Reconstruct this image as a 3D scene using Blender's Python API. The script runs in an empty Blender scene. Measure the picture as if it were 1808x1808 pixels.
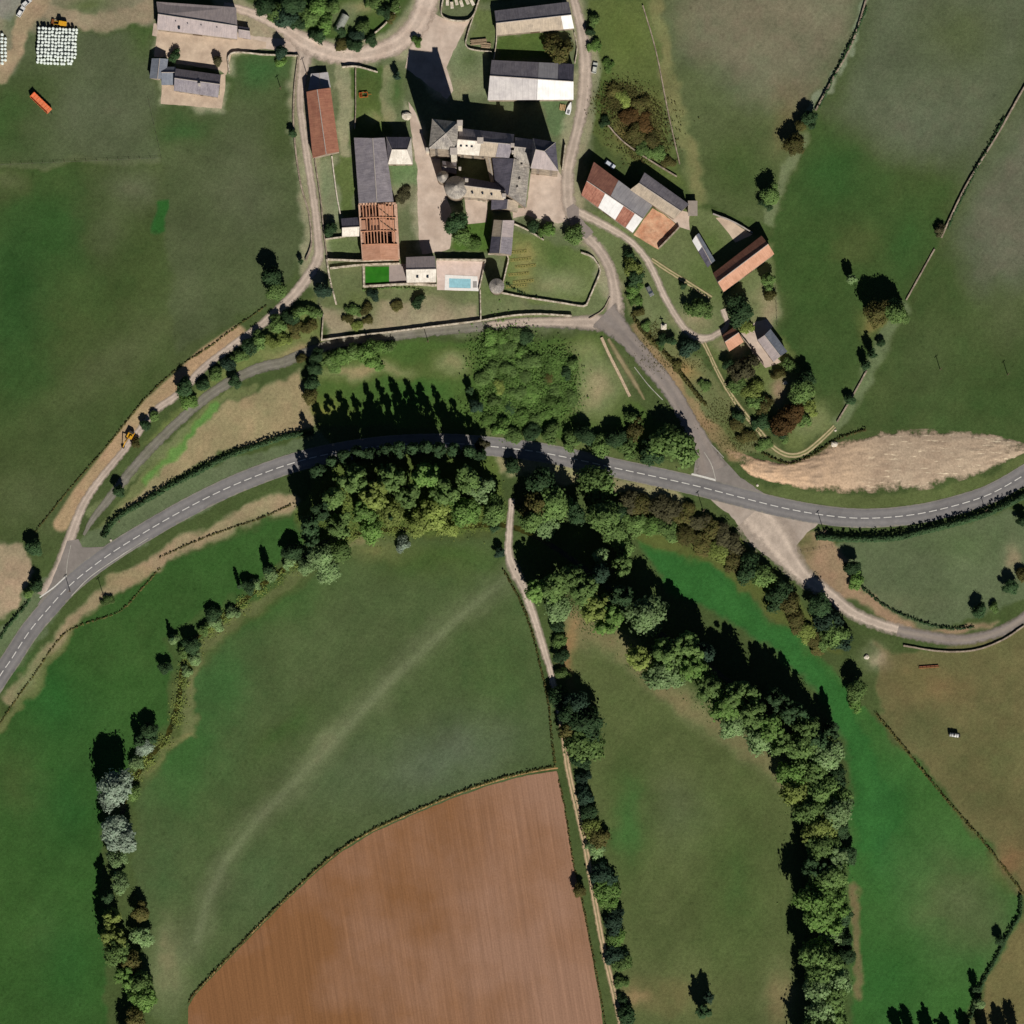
import bpy, bmesh, math, random
import numpy as np
from mathutils import Vector, Matrix
from mathutils.geometry import tessellate_polygon

random.seed(7)
rng = np.random.default_rng(11)
sc = bpy.context.scene
COL = sc.collection

# ------------------------------------------------------------------ camera
S = 0.215                 # metres per photo pixel on the ground
D = 2000.0                # distance of the aircraft / satellite
TILT = math.radians(4.0)  # slightly off nadir, seen from the south
CAM = Vector((0, -D * math.sin(TILT), D * math.cos(TILT)))
FWD = Vector((0, math.sin(TILT), -math.cos(TILT)))
UP = Vector((0, math.cos(TILT), math.sin(TILT)))
cam = bpy.data.cameras.new('camera'); cam_o = bpy.data.objects.new('camera', cam)
COL.objects.link(cam_o)
cam_o.location = CAM
cam_o.rotation_euler = (TILT, 0, 0)
cam.sensor_width = 36; cam.angle = 2 * math.atan(904 * S / D)
cam.clip_start = 50; cam.clip_end = 9000
sc.camera = cam_o

def P(px, py, z=0.0):
    """photo pixel -> point on the horizontal plane at height z"""
    d = FWD + Vector((1, 0, 0)) * ((px - 904) * S / D) + UP * (-(py - 904) * S / D)
    t = (z - CAM.z) / d.z
    return CAM + d * t

# ------------------------------------------------------------------ light
SUN_EL = math.radians(40); SUN_AZ = math.radians(163)   # azimuth from north, clockwise
w = bpy.data.worlds.new('World'); sc.world = w; w.use_nodes = True
nt = w.node_tree; bg = nt.nodes['Background']
sky = nt.nodes.new('ShaderNodeTexSky'); sky.sky_type = 'NISHITA'; sky.sun_disc = False
sky.sun_elevation = SUN_EL; sky.sun_rotation = SUN_AZ
sky.air_density = 0.35; sky.dust_density = 0.05; sky.altitude = 800
nt.links.new(sky.outputs[0], bg.inputs[0]); bg.inputs[1].default_value = 0.05
sun = bpy.data.lights.new('sun', 'SUN'); sun.energy = 5.0; sun.angle = math.radians(0.5)
sun.color = (1.0, 0.95, 0.88)
sun_o = bpy.data.objects.new('sun', sun); COL.objects.link(sun_o)
sdir = Vector((math.sin(SUN_AZ) * math.cos(SUN_EL), math.cos(SUN_AZ) * math.cos(SUN_EL), math.sin(SUN_EL)))
sun_o.rotation_euler = sdir.to_track_quat('Z', 'Y').to_euler()
sun_o.location = sdir * 300
sc.view_settings.view_transform = 'Standard'; sc.view_settings.look = 'None'
sc.view_settings.exposure = 0.1; sc.view_settings.gamma = 1.0
sc.cycles.max_bounces = 4; sc.cycles.transparent_max_bounces = 12

# ------------------------------------------------------------------ helpers
def lin(c):
    out = []
    for v in c:
        v = v / 255.0
        out.append(v / 12.92 if v <= 0.04045 else ((v + 0.055) / 1.055) ** 2.4)
    return out

def link(o, parent=None):
    COL.objects.link(o)
    if parent is not None:
        o.parent = parent
    return o

def mesh_obj(name, verts, faces, mat=None, parent=None, uvs=None, smooth=False):
    me = bpy.data.meshes.new(name)
    me.from_pydata([tuple(v) for v in verts], [], faces)
    if uvs is not None:
        uv = me.uv_layers.new(name='UVMap')
        flat = [c for f in faces for i in f for c in uvs[i]]
        uv.data.foreach_set('uv', flat)
    if mat is not None:
        me.materials.append(mat)
    if smooth:
        me.polygons.foreach_set('use_smooth', [True] * len(me.polygons))
    return link(bpy.data.objects.new(name, me), parent)

def empty(name, loc, rz=0.0):
    o = bpy.data.objects.new(name, None); o.empty_display_size = 0.5
    o.location = loc; o.rotation_euler = (0, 0, rz)
    return link(o)

LABELS = set()
def tag(o, label=None, cat=None, group=None, kind=None):
    if label:
        o['label'] = label
    if cat: o['category'] = cat
    if group: o['group'] = group
    if kind: o['kind'] = kind
    return o

def box_data(x0, x1, y0, y1, z0, z1):
    v = [(x0,y0,z0),(x1,y0,z0),(x1,y1,z0),(x0,y1,z0),(x0,y0,z1),(x1,y0,z1),(x1,y1,z1),(x0,y1,z1)]
    f = [(0,3,2,1),(4,5,6,7),(0,1,5,4),(1,2,6,5),(2,3,7,6),(3,0,4,7)]
    return v, f

def box(name, x0, x1, y0, y1, z0, z1, mat, parent=None, bevel=0.0):
    v, f = box_data(x0, x1, y0, y1, z0, z1)
    o = mesh_obj(name, v, f, mat, parent)
    if bevel:
        bm = bmesh.new(); bm.from_mesh(o.data)
        bmesh.ops.bevel(bm, geom=bm.edges[:], offset=bevel, segments=2, affect='EDGES')
        bm.to_mesh(o.data); bm.free()
    return o

class MB:
    """collects shapes into ONE mesh"""
    def __init__(self): self.v = []; self.f = []
    def add(self, v, f):
        n = len(self.v); self.v += [tuple(p) for p in v]; self.f += [tuple(i + n for i in q) for q in f]
        return self
    def box(self, *a): return self.add(*box_data(*a))
    def obox(self, c, d, l, wd, z0, z1):
        """box centred on c (xy), long axis along unit d"""
        d = Vector((d[0], d[1])).normalized(); n = Vector((-d.y, d.x))
        c = Vector((c[0], c[1])); q = []
        for z in (z0, z1):
            for a, b in ((-1,-1),(1,-1),(1,1),(-1,1)):
                p = c + d * (a * l / 2) + n * (b * wd / 2); q.append((p.x, p.y, z))
        return self.add(q, [(0,3,2,1),(4,5,6,7),(0,1,5,4),(1,2,6,5),(2,3,7,6),(3,0,4,7)])
    def tube(self, a, b, r0, r1, n=8, cap=True):
        a = Vector(a); b = Vector(b); d = (b - a).normalized()
        x = d.orthogonal().normalized(); y = d.cross(x); v = []
        for c, r in ((a, r0), (b, r1)):
            for i in range(n):
                t = 2 * math.pi * i / n; v.append(c + x * (r * math.cos(t)) + y * (r * math.sin(t)))
        f = [(i, (i + 1) % n, n + (i + 1) % n, n + i) for i in range(n)]
        if cap: f += [tuple(range(n))[::-1], tuple(range(n, 2 * n))]
        return self.add(v, f)
    def cyl(self, x, y, z0, z1, r, n=12): return self.tube((x,y,z0),(x,y,z1),r,r,n)
    def build(self, name, mat, parent=None, smooth=False): return mesh_obj(name, self.v, self.f, mat, parent, smooth=smooth)

# ------------------------------------------------------------------ materials
MATS = {}
def new_mat(name):
    m = bpy.data.materials.new(name); m.use_nodes = True
    t = m.node_tree; t.nodes.clear()
    out = t.nodes.new('ShaderNodeOutputMaterial')
    b = t.nodes.new('ShaderNodeBsdfPrincipled'); b.inputs['Roughness'].default_value = 0.9
    b.inputs['Specular IOR Level'].default_value = 0.15
    t.links.new(b.outputs[0], out.inputs[0])
    return m, t, b, out

def N(t, typ, **kw):
    n = t.nodes.new(typ)
    for k, v in kw.items(): setattr(n, k, v)
    return n

def noise(t, vec, scale, detail=4, rough=0.6):
    n = N(t, 'ShaderNodeTexNoise'); n.inputs['Scale'].default_value = scale
    n.inputs['Detail'].default_value = detail; n.inputs['Roughness'].default_value = rough
    if vec is not None: t.links.new(vec, n.inputs['Vector'])
    return n.outputs[0]

def ramp(t, val, lo, hi, a, b):
    r = N(t, 'ShaderNodeMapRange'); r.inputs[1].default_value = lo; r.inputs[2].default_value = hi
    r.inputs[3].default_value = a; r.inputs[4].default_value = b
    t.links.new(val, r.inputs[0]); return r.outputs[0]

def mul(t, col, fac):
    m = N(t, 'ShaderNodeMix', data_type='RGBA', blend_type='MULTIPLY'); m.inputs[0].default_value = 1
    t.links.new(col, m.inputs[6]) if not isinstance(col, (list, tuple)) else setattr(m.inputs[6], 'default_value', (*col, 1))
    t.links.new(fac, m.inputs[7]); return m.outputs[2]

def mixc(t, fac, a, b):
    m = N(t, 'ShaderNodeMix', data_type='RGBA')
    t.links.new(fac, m.inputs[0])
    for c, i in ((a, 6), (b, 7)):
        if isinstance(c, (list, tuple)): m.inputs[i].default_value = (*c[:3], 1)
        else: t.links.new(c, m.inputs[i])
    return m.outputs[2]

def geo_pos(t): return N(t, 'ShaderNodeNewGeometry').outputs['Position']
def math_n(t, op, a, b=None):
    n = N(t, 'ShaderNodeMath', operation=op)
    for i, x in enumerate((a, b)):
        if x is None: continue
        if isinstance(x, (int, float)): n.inputs[i].default_value = x
        else: t.links.new(x, n.inputs[i])
    return n.outputs[0]
def bump(t, b, h, strength, dist=0.1):
    n = N(t, 'ShaderNodeBump'); n.inputs['Strength'].default_value = strength; n.inputs['Distance'].default_value = dist
    t.links.new(h, n.inputs['Height']); t.links.new(n.outputs[0], b.inputs['Normal'])

def surf(name, srgb, k=1.0, var=0.25, scale=0.8, srgb2=None, scale2=0.08, rough=0.9, fine=6.0):
    """plain weathered surface: base colour, a second colour in large blotches, fine grain"""
    if name in MATS: return MATS[name]
    m, t, b, out = new_mat(name)
    c = [x * k for x in lin(srgb)]
    p = geo_pos(t)
    base = c
    if srgb2 is not None:
        c2 = [x * k for x in lin(srgb2)]
        base = mixc(t, ramp(t, noise(t, p, scale2, 5), 0.38, 0.62, 0, 1), c, c2)
    f1 = ramp(t, noise(t, p, scale, 5), 0.25, 0.75, 1 - var, 1 + var)
    f2 = ramp(t, noise(t, p, fine, 2), 0.25, 0.75, 1 - var * 0.6, 1 + var * 0.6)
    col = mul(t, mul(t, base, f1), f2)
    t.links.new(col, b.inputs['Base Color']); b.inputs['Roughness'].default_value = rough
    bump(t, b, noise(t, p, fine, 3), 0.4, 0.06)
    MATS[name] = m; return m

def roofm(name, srgb, k=0.62, srgb2=None, stripe=0.0, pitch=1.0, blot=0.25, rough=0.8):
    """roof covering, UV u along the ridge, v down the slope (metres)"""
    if name in MATS: return MATS[name]
    m, t, b, out = new_mat(name)
    uv = N(t, 'ShaderNodeUVMap').outputs[0]
    p = geo_pos(t)
    c = [x * k for x in lin(srgb)]
    base = c
    if srgb2 is not None:
        base = mixc(t, ramp(t, noise(t, p, 0.35, 5, 0.7), 0.42, 0.6, 0, 1), c, [x * k for x in lin(srgb2)])
    mp = N(t, 'ShaderNodeMapping'); mp.inputs['Scale'].default_value = (2.2, 0.25, 1); t.links.new(uv, mp.inputs[0])
    streak = ramp(t, noise(t, mp.outputs[0], 1.0, 4), 0.3, 0.7, 1 - blot, 1 + blot)
    mp2 = N(t, 'ShaderNodeMapping'); mp2.inputs['Scale'].default_value = (4.0, 3.0, 1); t.links.new(uv, mp2.inputs[0])
    grain = ramp(t, noise(t, mp2.outputs[0], 1.0, 2), 0.25, 0.75, 1 - blot, 1 + blot)
    col = mul(t, mul(t, base, streak), grain)
    if stripe:
        sep = N(t, 'ShaderNodeSeparateXYZ'); t.links.new(uv, sep.inputs[0])
        fr = math_n(t, 'FRACT', math_n(t, 'DIVIDE', sep.outputs[0], pitch))
        ln = ramp(t, fr, 0.0, 0.16, 1 - stripe, 1.0)
        col = mul(t, col, ln)
    t.links.new(col, b.inputs['Base Color']); b.inputs['Roughness'].default_value = rough
    bump(t, b, grain, 0.35, 0.05)
    MATS[name] = m; return m

def leafm(name, srgb, k=1.0, srgb2=None, var=0.35):
    if name in MATS: return MATS[name]
    m, t, b, out = new_mat(name)
    c = [x * k for x in lin(srgb)]; c2 = [x * k for x in lin(srgb2 or srgb)]
    g = N(t, 'ShaderNodeNewGeometry'); oi = N(t, 'ShaderNodeObjectInfo')
    base = mixc(t, g.outputs['Random Per Island'], c, c2)
    f = ramp(t, oi.outputs['Random'], 0, 1, 1 - var * 0.7, 1 + var * 0.5)
    n1 = ramp(t, noise(t, g.outputs['Position'], 0.28, 3), 0.3, 0.7, 1 - var, 1 + var)
    col = mul(t, mul(t, base, f), n1)
    t.links.new(col, b.inputs['Base Color']); b.inputs['Roughness'].default_value = 0.75
    at = N(t, 'ShaderNodeAttribute'); at.attribute_name = 'puff'
    vt = N(t, 'ShaderNodeVectorTransform', vector_type='NORMAL', convert_from='OBJECT', convert_to='WORLD'); t.links.new(at.outputs['Vector'], vt.inputs[0])
    mv = N(t, 'ShaderNodeMix', data_type='VECTOR'); mv.inputs[0].default_value = 0.72
    t.links.new(g.outputs['Normal'], mv.inputs[4]); t.links.new(vt.outputs[0], mv.inputs[5])
    nz = N(t, 'ShaderNodeVectorMath', operation='NORMALIZE'); t.links.new(mv.outputs[1], nz.inputs[0]); t.links.new(nz.outputs[0], b.inputs['Normal'])
    tr = N(t, 'ShaderNodeBsdfTranslucent'); t.links.new(col, tr.inputs[0])
    ms = N(t, 'ShaderNodeMixShader'); ms.inputs[0].default_value = 0.38
    t.links.new(b.outputs[0], ms.inputs[1]); t.links.new(tr.outputs[0], ms.inputs[2]); t.links.new(ms.outputs[0], out.inputs[0])
    MATS[name] = m; return m

def plain(name, srgb, k=1.0, rough=0.5, spec=0.3, metal=0.0):
    if name in MATS: return MATS[name]
    m, t, b, out = new_mat(name)
    c = [x * k for x in lin(srgb)]
    f = ramp(t, noise(t, geo_pos(t), 3.0, 3), 0.3, 0.7, 0.85, 1.12)
    t.links.new(mul(t, c, f), b.inputs['Base Color'])
    b.inputs['Roughness'].default_value = rough; b.inputs['Specular IOR Level'].default_value = spec
    b.inputs['Metallic'].default_value = metal
    MATS[name] = m; return m

def ribbonm(name, srgb, k=1.0, mode='dirt', srgb2=None, edge=0.3):
    """road / track surface on UV (u across 0..1, v along in metres)"""
    if name in MATS: return MATS[name]
    m, t, b, out = new_mat(name)
    c = [x * k for x in lin(srgb)]; c2 = [x * k for x in lin(srgb2 or srgb)]
    uv = N(t, 'ShaderNodeUVMap').outputs[0]
    sep = N(t, 'ShaderNodeSeparateXYZ'); t.links.new(uv, sep.inputs[0])
    u = sep.outputs[0]; p = geo_pos(t)
    wob = ramp(t, noise(t, p, 0.5, 4), 0.2, 0.8, -0.12, 0.12)
    d = math_n(t, 'ABSOLUTE', math_n(t, 'SUBTRACT', math_n(t, 'ADD', u, math_n(t, 'MULTIPLY', wob, 0.3)), 0.5))   # 0 centre .5 edge
    if mode == 'ruts':      # two pale wheel tracks with a grassy crown and grassy sides
        dd = math_n(t, 'ABSOLUTE', math_n(t, 'SUBTRACT', d, 0.2))
        fac = ramp(t, dd, 0.05, 0.13, 1, 0)
        col = mixc(t, fac, c2, c)
    elif mode == 'asphalt':
        dd = math_n(t, 'ABSOLUTE', math_n(t, 'SUBTRACT', d, 0.25))
        fac = ramp(t, dd, 0.0, 0.2, 1, 0)
        col = mixc(t, fac, c, c2)
        col = mixc(t, ramp(t, math_n(t, 'ADD', d, math_n(t, 'MULTIPLY', wob, 0.6)), 0.42, 0.5, 0, .75), col, lin((138, 132, 118)))   # dusty, broken edges
        mpa = N(t, 'ShaderNodeMapping'); mpa.inputs['Scale'].default_value = (3.0, .05, 1); t.links.new(uv, mpa.inputs[0])
        col = mul(t, col, ramp(t, noise(t, mpa.outputs[0], 1.0, 4, .6), .3, .7, .88, 1.12))   # tyre-darkened lanes
        col = mul(t, col, ramp(t, noise(t, p, .07, 2, .5), .54, .58, 1.0, .9))   # repair patches
    else:
        col = mixc(t, ramp(t, noise(t, p, 0.15, 5), 0.4, 0.65, 0, 1), c, c2)
        fac = ramp(t, math_n(t, 'ABSOLUTE', math_n(t, 'SUBTRACT', d, 0.18)), 0.02, 0.1, 1.12, 0.94)
        col = mul(t, col, fac)
    v1 = 0.1 if mode == 'asphalt' else 0.22
    col = mul(t, col, ramp(t, noise(t, p, 0.6, 5), 0.25, 0.75, 1 - v1, 1 + v1))
    col = mul(t, col, ramp(t, noise(t, p, 5.0, 2), 0.25, 0.75, 1 - v1, 1 + v1))
    t.links.new(col, b.inputs['Base Color'])
    if edge > 0:
        e = math_n(t, 'ADD', d, wob)
        al = ramp(t, e, 0.5 - edge, 0.5, 1, 0)
        t.links.new(al, b.inputs['Alpha'])
    bump(t, b, noise(t, p, 4.0, 3), 0.3, 0.05)
    MATS[name] = m; return m

WALL_STONE = lambda: surf('rubble_stone', (184, 168, 148), 0.72, 0.35, 2.5, (140, 126, 110), 0.5, fine=8)
STONE_PALE = lambda: surf('pale_limestone', (214, 202, 182), 0.82, 0.35, 2.0, (150, 138, 118), 0.8, fine=7)
WOOD = lambda: surf('weathered_wood', (110, 92, 74), 0.7, 0.3, 3)
GLASS = lambda: plain('window_glass', (40, 48, 58), 1.0, 0.1, 0.6)
BARK = lambda: surf('bark', (92, 80, 66), 0.7, 0.3, 3)
# ================================================================== GROUND
G0, G1, STEP = -90, 1898, 3.0
gx = np.arange(G0, G1 + 0.1, STEP); NG = len(gx)
PX, PY = np.meshgrid(gx, gx)

def vnoise(cell, seed, n=NG):
    """smooth value noise on the grid, mean 0, about -1..1; cell in pixels"""
    r = np.random.default_rng(seed); m = int((G1 - G0) / cell) + 4
    a = r.uniform(-1, 1, (m, m)); t = (gx - G0) / cell
    i = np.floor(t).astype(int); f = t - i; f = f * f * (3 - 2 * f)
    ax = a[:, i] * (1 - f) + a[:, i + 1] * f
    return ax[i, :] * (1 - f)[:, None] + ax[i + 1, :] * f[:, None]

WX = PX + 10 * vnoise(45, 1) + 5 * vnoise(17, 2) + 2.5 * vnoise(7, 3)
WY = PY + 10 * vnoise(45, 4) + 5 * vnoise(17, 5) + 2.5 * vnoise(7, 6)
GC = np.zeros((NG, NG, 3)); GC[:] = lin((66, 86, 46))

def _mix(mask, sl, col):
    c = np.array(lin(col)); GC[sl] = GC[sl] * (1 - mask[..., None]) + c * mask[..., None]

def _slice(x0, x1, y0, y1):
    f = lambda v: int(np.clip((v - G0) / STEP, 0, NG))
    return (slice(f(y0), f(y1) + 1), slice(f(x0), f(x1) + 1))

def _segdist(X, Y, a, b):
    dx, dy = b[0] - a[0], b[1] - a[1]; L = dx * dx + dy * dy + 1e-9
    t = np.clip(((X - a[0]) * dx + (Y - a[1]) * dy) / L, 0, 1)
    return np.hypot(X - a[0] - t * dx, Y - a[1] - t * dy)

def zone(pts, col, soft=10, k=1.0, warp=True):
    xs = [p[0] for p in pts]; ys = [p[1] for p in pts]; m = soft + 25
    sl = _slice(min(xs) - m, max(xs) + m, min(ys) - m, max(ys) + m)
    X = (WX if warp else PX)[sl]; Y = (WY if warp else PY)[sl]
    d = np.full(X.shape, 1e9); ins = np.zeros(X.shape, bool); n = len(pts)
    for i in range(n):
        a, b = pts[i], pts[(i + 1) % n]
        d = np.minimum(d, _segdist(X, Y, a, b))
        c = ((a[1] > Y) != (b[1] > Y)) & (X < (b[0] - a[0]) * (Y - a[1]) / (b[1] - a[1] + 1e-9) + a[0])
        ins ^= c
    sd = np.where(ins, d, -d)
    mask = np.clip(sd / (2 * soft) + 0.5, 0, 1); mask = mask * mask * (3 - 2 * mask)
    _mix(mask * k, sl, col)

def blob(cx, cy, rx, ry, col, k=0.8, rot=0):
    R = max(rx, ry) * 2 + 20; sl = _slice(cx - R, cx + R, cy - R, cy + R)
    X = WX[sl] - cx; Y = WY[sl] - cy; a = math.radians(rot)
    u = (X * math.cos(a) + Y * math.sin(a)) / rx; v = (-X * math.sin(a) + Y * math.cos(a)) / ry
    _mix(k * np.exp(-(u * u + v * v) * 0.9), sl, col)

def band(pts, width, col, soft=8, k=0.8, warp=True):
    xs = [p[0] for p in pts]; ys = [p[1] for p in pts]; m = width + soft + 25
    sl = _slice(min(xs) - m, max(xs) + m, min(ys) - m, max(ys) + m)
    X = (WX if warp else PX)[sl]; Y = (WY if warp else PY)[sl]
    d = np.full(X.shape, 1e9)
    for a, b in zip(pts[:-1], pts[1:]): d = np.minimum(d, _segdist(X, Y, a, b))
    mask = np.clip(1 - (d - width / 2) / soft, 0, 1); mask = mask * mask * (3 - 2 * mask)
    _mix(mask * k, sl, col)

def ground_colours():
    # --- north-west pastures
    zone([(-90,60),(272,60),(285,280),(-90,292)], (80, 88, 62), 12)
    blob(10, 210, 60, 90, (46, 88, 36)); blob(60, 150, 50, 40, (62, 86, 46)); blob(250, 70, 25, 40, (58, 92, 44))
    blob(180, 190, 80, 50, (88, 90, 68), 0.6)
    zone([(-90,296),(284,284),(316,600),(250,715),(150,870),(60,945),(-90,965)], (60, 84, 42), 8)
    blob(110, 400, 95, 90, (38, 80, 34)); blob(20, 520, 60, 150, (36, 82, 36)); blob(230, 330, 60, 45, (94, 92, 70))
    blob(190, 410, 45, 45, (82, 88, 60), 0.7); blob(200, 640, 150, 50, (84, 88, 58), 0.7, -35); blob(60, 880, 110, 70, (78, 88, 56), 0.7)
    blob(120, 760, 90, 60, (62, 84, 46), 0.7); blob(40, 660, 60, 60, (44, 82, 36), 0.7); blob(15, 320, 30, 20, (92, 92, 62), 0.6)
    band([(0,292),(120,286),(285,279)], 3, (98, 98, 70), 8, 0.5)
    zone([(286,285),(272,200),(285,190),(400,190),(405,100),(525,100),(555,440),(455,545),(318,620)], (72, 86, 54), 9)
    blob(330, 225, 55, 28, (44, 90, 42)); blob(460, 130, 60, 40, (42, 96, 46)); blob(430, 330, 70, 120, (88, 90, 66), 0.7)
    blob(400, 480, 80, 60, (76, 88, 56), 0.7); blob(340, 480, 30, 110, (84, 88, 62), 0.5)
    zone([(276,352),(298,352),(297,408),(280,410)], (28, 104, 44), 4)
    blob(500, 230, 35, 60, (64, 86, 46), 0.8)
    zone([(-90,-90),(270,-90),(272,45),(130,52),(50,60),(20,120),(-90,125)], (128, 116, 96), 8)
    zone([(-90,-90),(62,-90),(45,10),(18,42),(-90,18)], (132, 124, 116), 3)
    blob(160, 5, 50, 25, (78, 92, 50), 0.9); blob(30, 45, 25, 20, (70, 90, 56), 0.7)
    band([(75,0),(95,18),(150,42),(215,40),(265,18)], 22, (150, 128, 106), 10, 0.8)
    band([(80,-10),(45,45),(20,95),(-10,130)], 20, (162, 134, 108), 8, 0.85)
    # --- village ground
    zone([(520,90),(640,100),(760,0),(1060,0),(1040,300),(1060,420),(1090,520),(1060,575),(570,600),(545,440)], (96, 100, 70), 8)
    zone([(460,-90),(760,-90),(700,45),(650,80),(600,85),(540,60),(470,15)], (62, 92, 40), 6)
    blob(640, 22, 30, 10, (140, 122, 88), 0.8); blob(610, 35, 20, 20, (120, 120, 95), 0.5)
    zone([(400,15),(470,20),(530,60),(470,95),(400,90)], (150, 132, 110), 8)
    zone([(600,115),(680,125),(685,240),(625,250),(605,200)], (66, 96, 46), 5)
    blob(645, 185, 30, 40, (80, 100, 46), 0.7); band([(680,130),(685,180),(690,205)], 16, (140, 128, 98), 7)
    blob(700, 160, 18, 30, (62, 100, 50), 0.9); blob(665, 208, 18, 8, (130, 120, 80), 0.7)
    band([(600,120),(608,190),(612,270)], 14, (140, 132, 104), 7, 0.9)
    zone([(560,280),(592,280),(620,390),(575,390)], (120, 122, 92), 4)
    zone([(597,275),(625,275),(636,385),(612,385)], (86, 106, 56), 3)
    zone([(795,75),(870,60),(868,180),(800,170)], (116, 120, 88), 6); blob(830, 105, 22, 20, (74, 100, 58), 0.8)
    blob(818, 150, 30, 25, (132, 124, 94), 0.7)
    zone([(880,60),(960,50),(968,100),(880,105)], (70, 98, 44), 4)
    zone([(835,10),(872,18),(870,90),(832,80)], (88, 102, 58), 4)
    zone([(955,175),(1010,178),(1000,240),(970,235)], (84, 112, 74), 4)
    zone([(685,292),(735,292),(738,330),(690,330)], (92, 122, 80), 5); blob(710, 345, 22, 14, (150, 138, 112), 0.8)
    zone([(790,380),(862,380),(862,440),(795,445)], (70, 104, 40), 5)
    zone([(575,420),(640,420),(640,450),(578,450)], (92, 106, 66), 3)
    zone([(575,470),(850,500),(850,540),(570,560)], (104, 106, 70), 5)
    zone([(570,535),(770,530),(850,545),(850,572),(572,598)], (150, 132, 108), 6)
    blob(640, 540, 35, 25, (84, 98, 48), 0.8); blob(780, 540, 60, 16, (112, 110, 78), 0.7)
    zone([(895,405),(1000,430),(1055,455),(1062,492),(1035,540),(880,520)], (86, 106, 56), 4)
    blob(990, 500, 55, 25, (130, 124, 90), 0.8); blob(925, 455, 22, 26, (150, 128, 78), 0.8); blob(918, 495, 18, 24, (140, 128, 74), 0.7)
    blob(975, 450, 25, 25, (70, 106, 50), 0.7)
    zone([(850,530),(1035,545),(1062,492),(1082,520),(1060,565),(855,580)], (104, 108, 72), 4)
    blob(870, 520, 25, 14, (86, 112, 58), 0.7)
    for q in ([(760,20),(790,35),(830,35),(800,90),(788,120),(800,160),(790,175),(715,120),(720,90)], [(722,180),(735,200),(755,265),(775,275),(790,355),(800,380),(795,440),(745,450),(738,410),(737,300),(728,250)],
              [(938,300),(985,300),(998,318),(1000,360),(1000,390),(985,395),(930,380),(905,385),(905,370),(930,365)], [(279,52),(420,66),(470,74),(470,84),(408,94),(400,132),(388,124),(312,112),(296,102),(272,100)], [(286,142),(391,150),(391,192),(284,183)]):
        zone(q, (158, 146, 122), 9, 0.9)
    for q in ([(545,487),(562,453),(561,416),(556,368),(546,300),(537,240),(530,176),(536,118)], [(1084,505),(1076,472),(1057,440),(1034,415),(1013,385),(1003,350),(1003,300),(1012,260),(1022,220),(1031,174),(1034,116),(1028,58),(1014,0)], [(395,8),(450,25),(500,50),(545,78),(600,97),(650,95),(700,78),(735,45),(755,0)]):
        band(q, 26, (150, 138, 112), 14, 0.75)
    # --- north-east
    zone([(1045,0),(1140,0),(1210,330),(1130,300),(1040,240),(1055,120)], (84, 98, 50), 6)
    blob(1125, 215, 40, 45, (118, 88, 52)); blob(1140, 180, 40, 25, (104, 98, 52), 0.7); blob(1065, 180, 20, 40, (66, 100, 42), 0.8); blob(1110, 60, 40, 50, (88, 104, 46), 0.6)
    zone([(1150,0),(1540,-30),(1432,195),(1350,390),(1235,355),(1195,290)], (82, 92, 58), 6)
    zone([(1200,-60),(1560,-60),(1480,100),(1430,180),(1300,170),(1210,90)], (112, 104, 84), 45)
    blob(1300, 300, 80, 70, (62, 92, 44), 0.8); blob(1330, 40, 110, 40, (116, 106, 86), 0.7); blob(1400, 170, 40, 30, (112, 98, 76), 0.6)
    band([(1152,-10),(1165,60),(1190,170),(1215,270),(1230,350)], 10, (124, 116, 74), 14, 0.75)
    zone([(1550,-30),(1840,-60),(1830,140),(1690,365),(1590,560),(1480,745),(1370,745),(1340,520),(1360,390),(1440,200)], (58, 86, 42), 6)
    zone([(1550,-60),(1850,-60),(1830,120),(1720,300),(1560,260),(1470,200)], (88, 92, 70), 50)
    blob(1470, 310, 60, 55, (42, 86, 38), 0.8); blob(1690, 60, 70, 60, (76, 88, 50), 0.6); blob(1620, 220, 70, 50, (96, 96, 78), 0.6)
    blob(1440, 480, 70, 110, (50, 84, 36), 0.7); blob(1600, 430, 40, 50, (40, 88, 38), 0.6); blob(1520, 440, 40, 30, (78, 88, 48), 0.6)
    blob(1545, 570, 20, 16, (134, 112, 64), 0.7); blob(1390, 230, 26, 40, (124, 100, 66), 0.5)
    zone([(1840,160),(1840,810),(1650,770),(1490,750),(1600,560),(1700,370)], (60, 86, 44), 6)
    zone([(1850,130),(1850,480),(1740,520),(1690,420),(1720,330)], (98, 94, 78), 50)
    blob(1640, 640, 60, 80, (74, 90, 54), 0.6); blob(1740, 690, 70, 50, (56, 86, 42), 0.7); blob(1550, 690, 40, 40, (66, 86, 46), 0.6); blob(1780, 560, 50, 60, (86, 92, 62), 0.6)
    band([(1600,540),(1560,600),(1520,670),(1480,745)], 10, (104, 118, 84), 12, 0.75)
    band([(1420,250),(1385,310),(1355,390)], 10, (116, 120, 88), 10, 0.7)
    band([(1540,0),(1490,100),(1435,200)], 5, (130, 134, 112), 6, 0.7)
    # --- east farm
    zone([(1020,365),(1210,360),(1365,430),(1370,560),(1290,600),(1240,600),(1160,560),(1100,480)], (98, 106, 66), 6)
    blob(1240, 490, 40, 40, (70, 98, 48), 0.8); blob(1250, 430, 25, 20, (72, 100, 48), 0.8); blob(1350, 560, 18, 50, (150, 130, 104), 0.8)
    blob(1225, 560, 30, 18, (150, 130, 104), 0.7); blob(1070, 420, 30, 14, (92, 110, 68), 0.8)
    zone([(1270,590),(1370,580),(1440,700),(1470,750),(1400,795),(1340,740),(1255,620)], (92, 104, 56), 6)
    blob(1300, 605, 26, 20, (150, 128, 108), 0.7); blob(1375, 690, 18, 22, (146, 116, 96), 0.9); blob(1430, 740, 35, 25, (120, 118, 80), 0.8)
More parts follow.
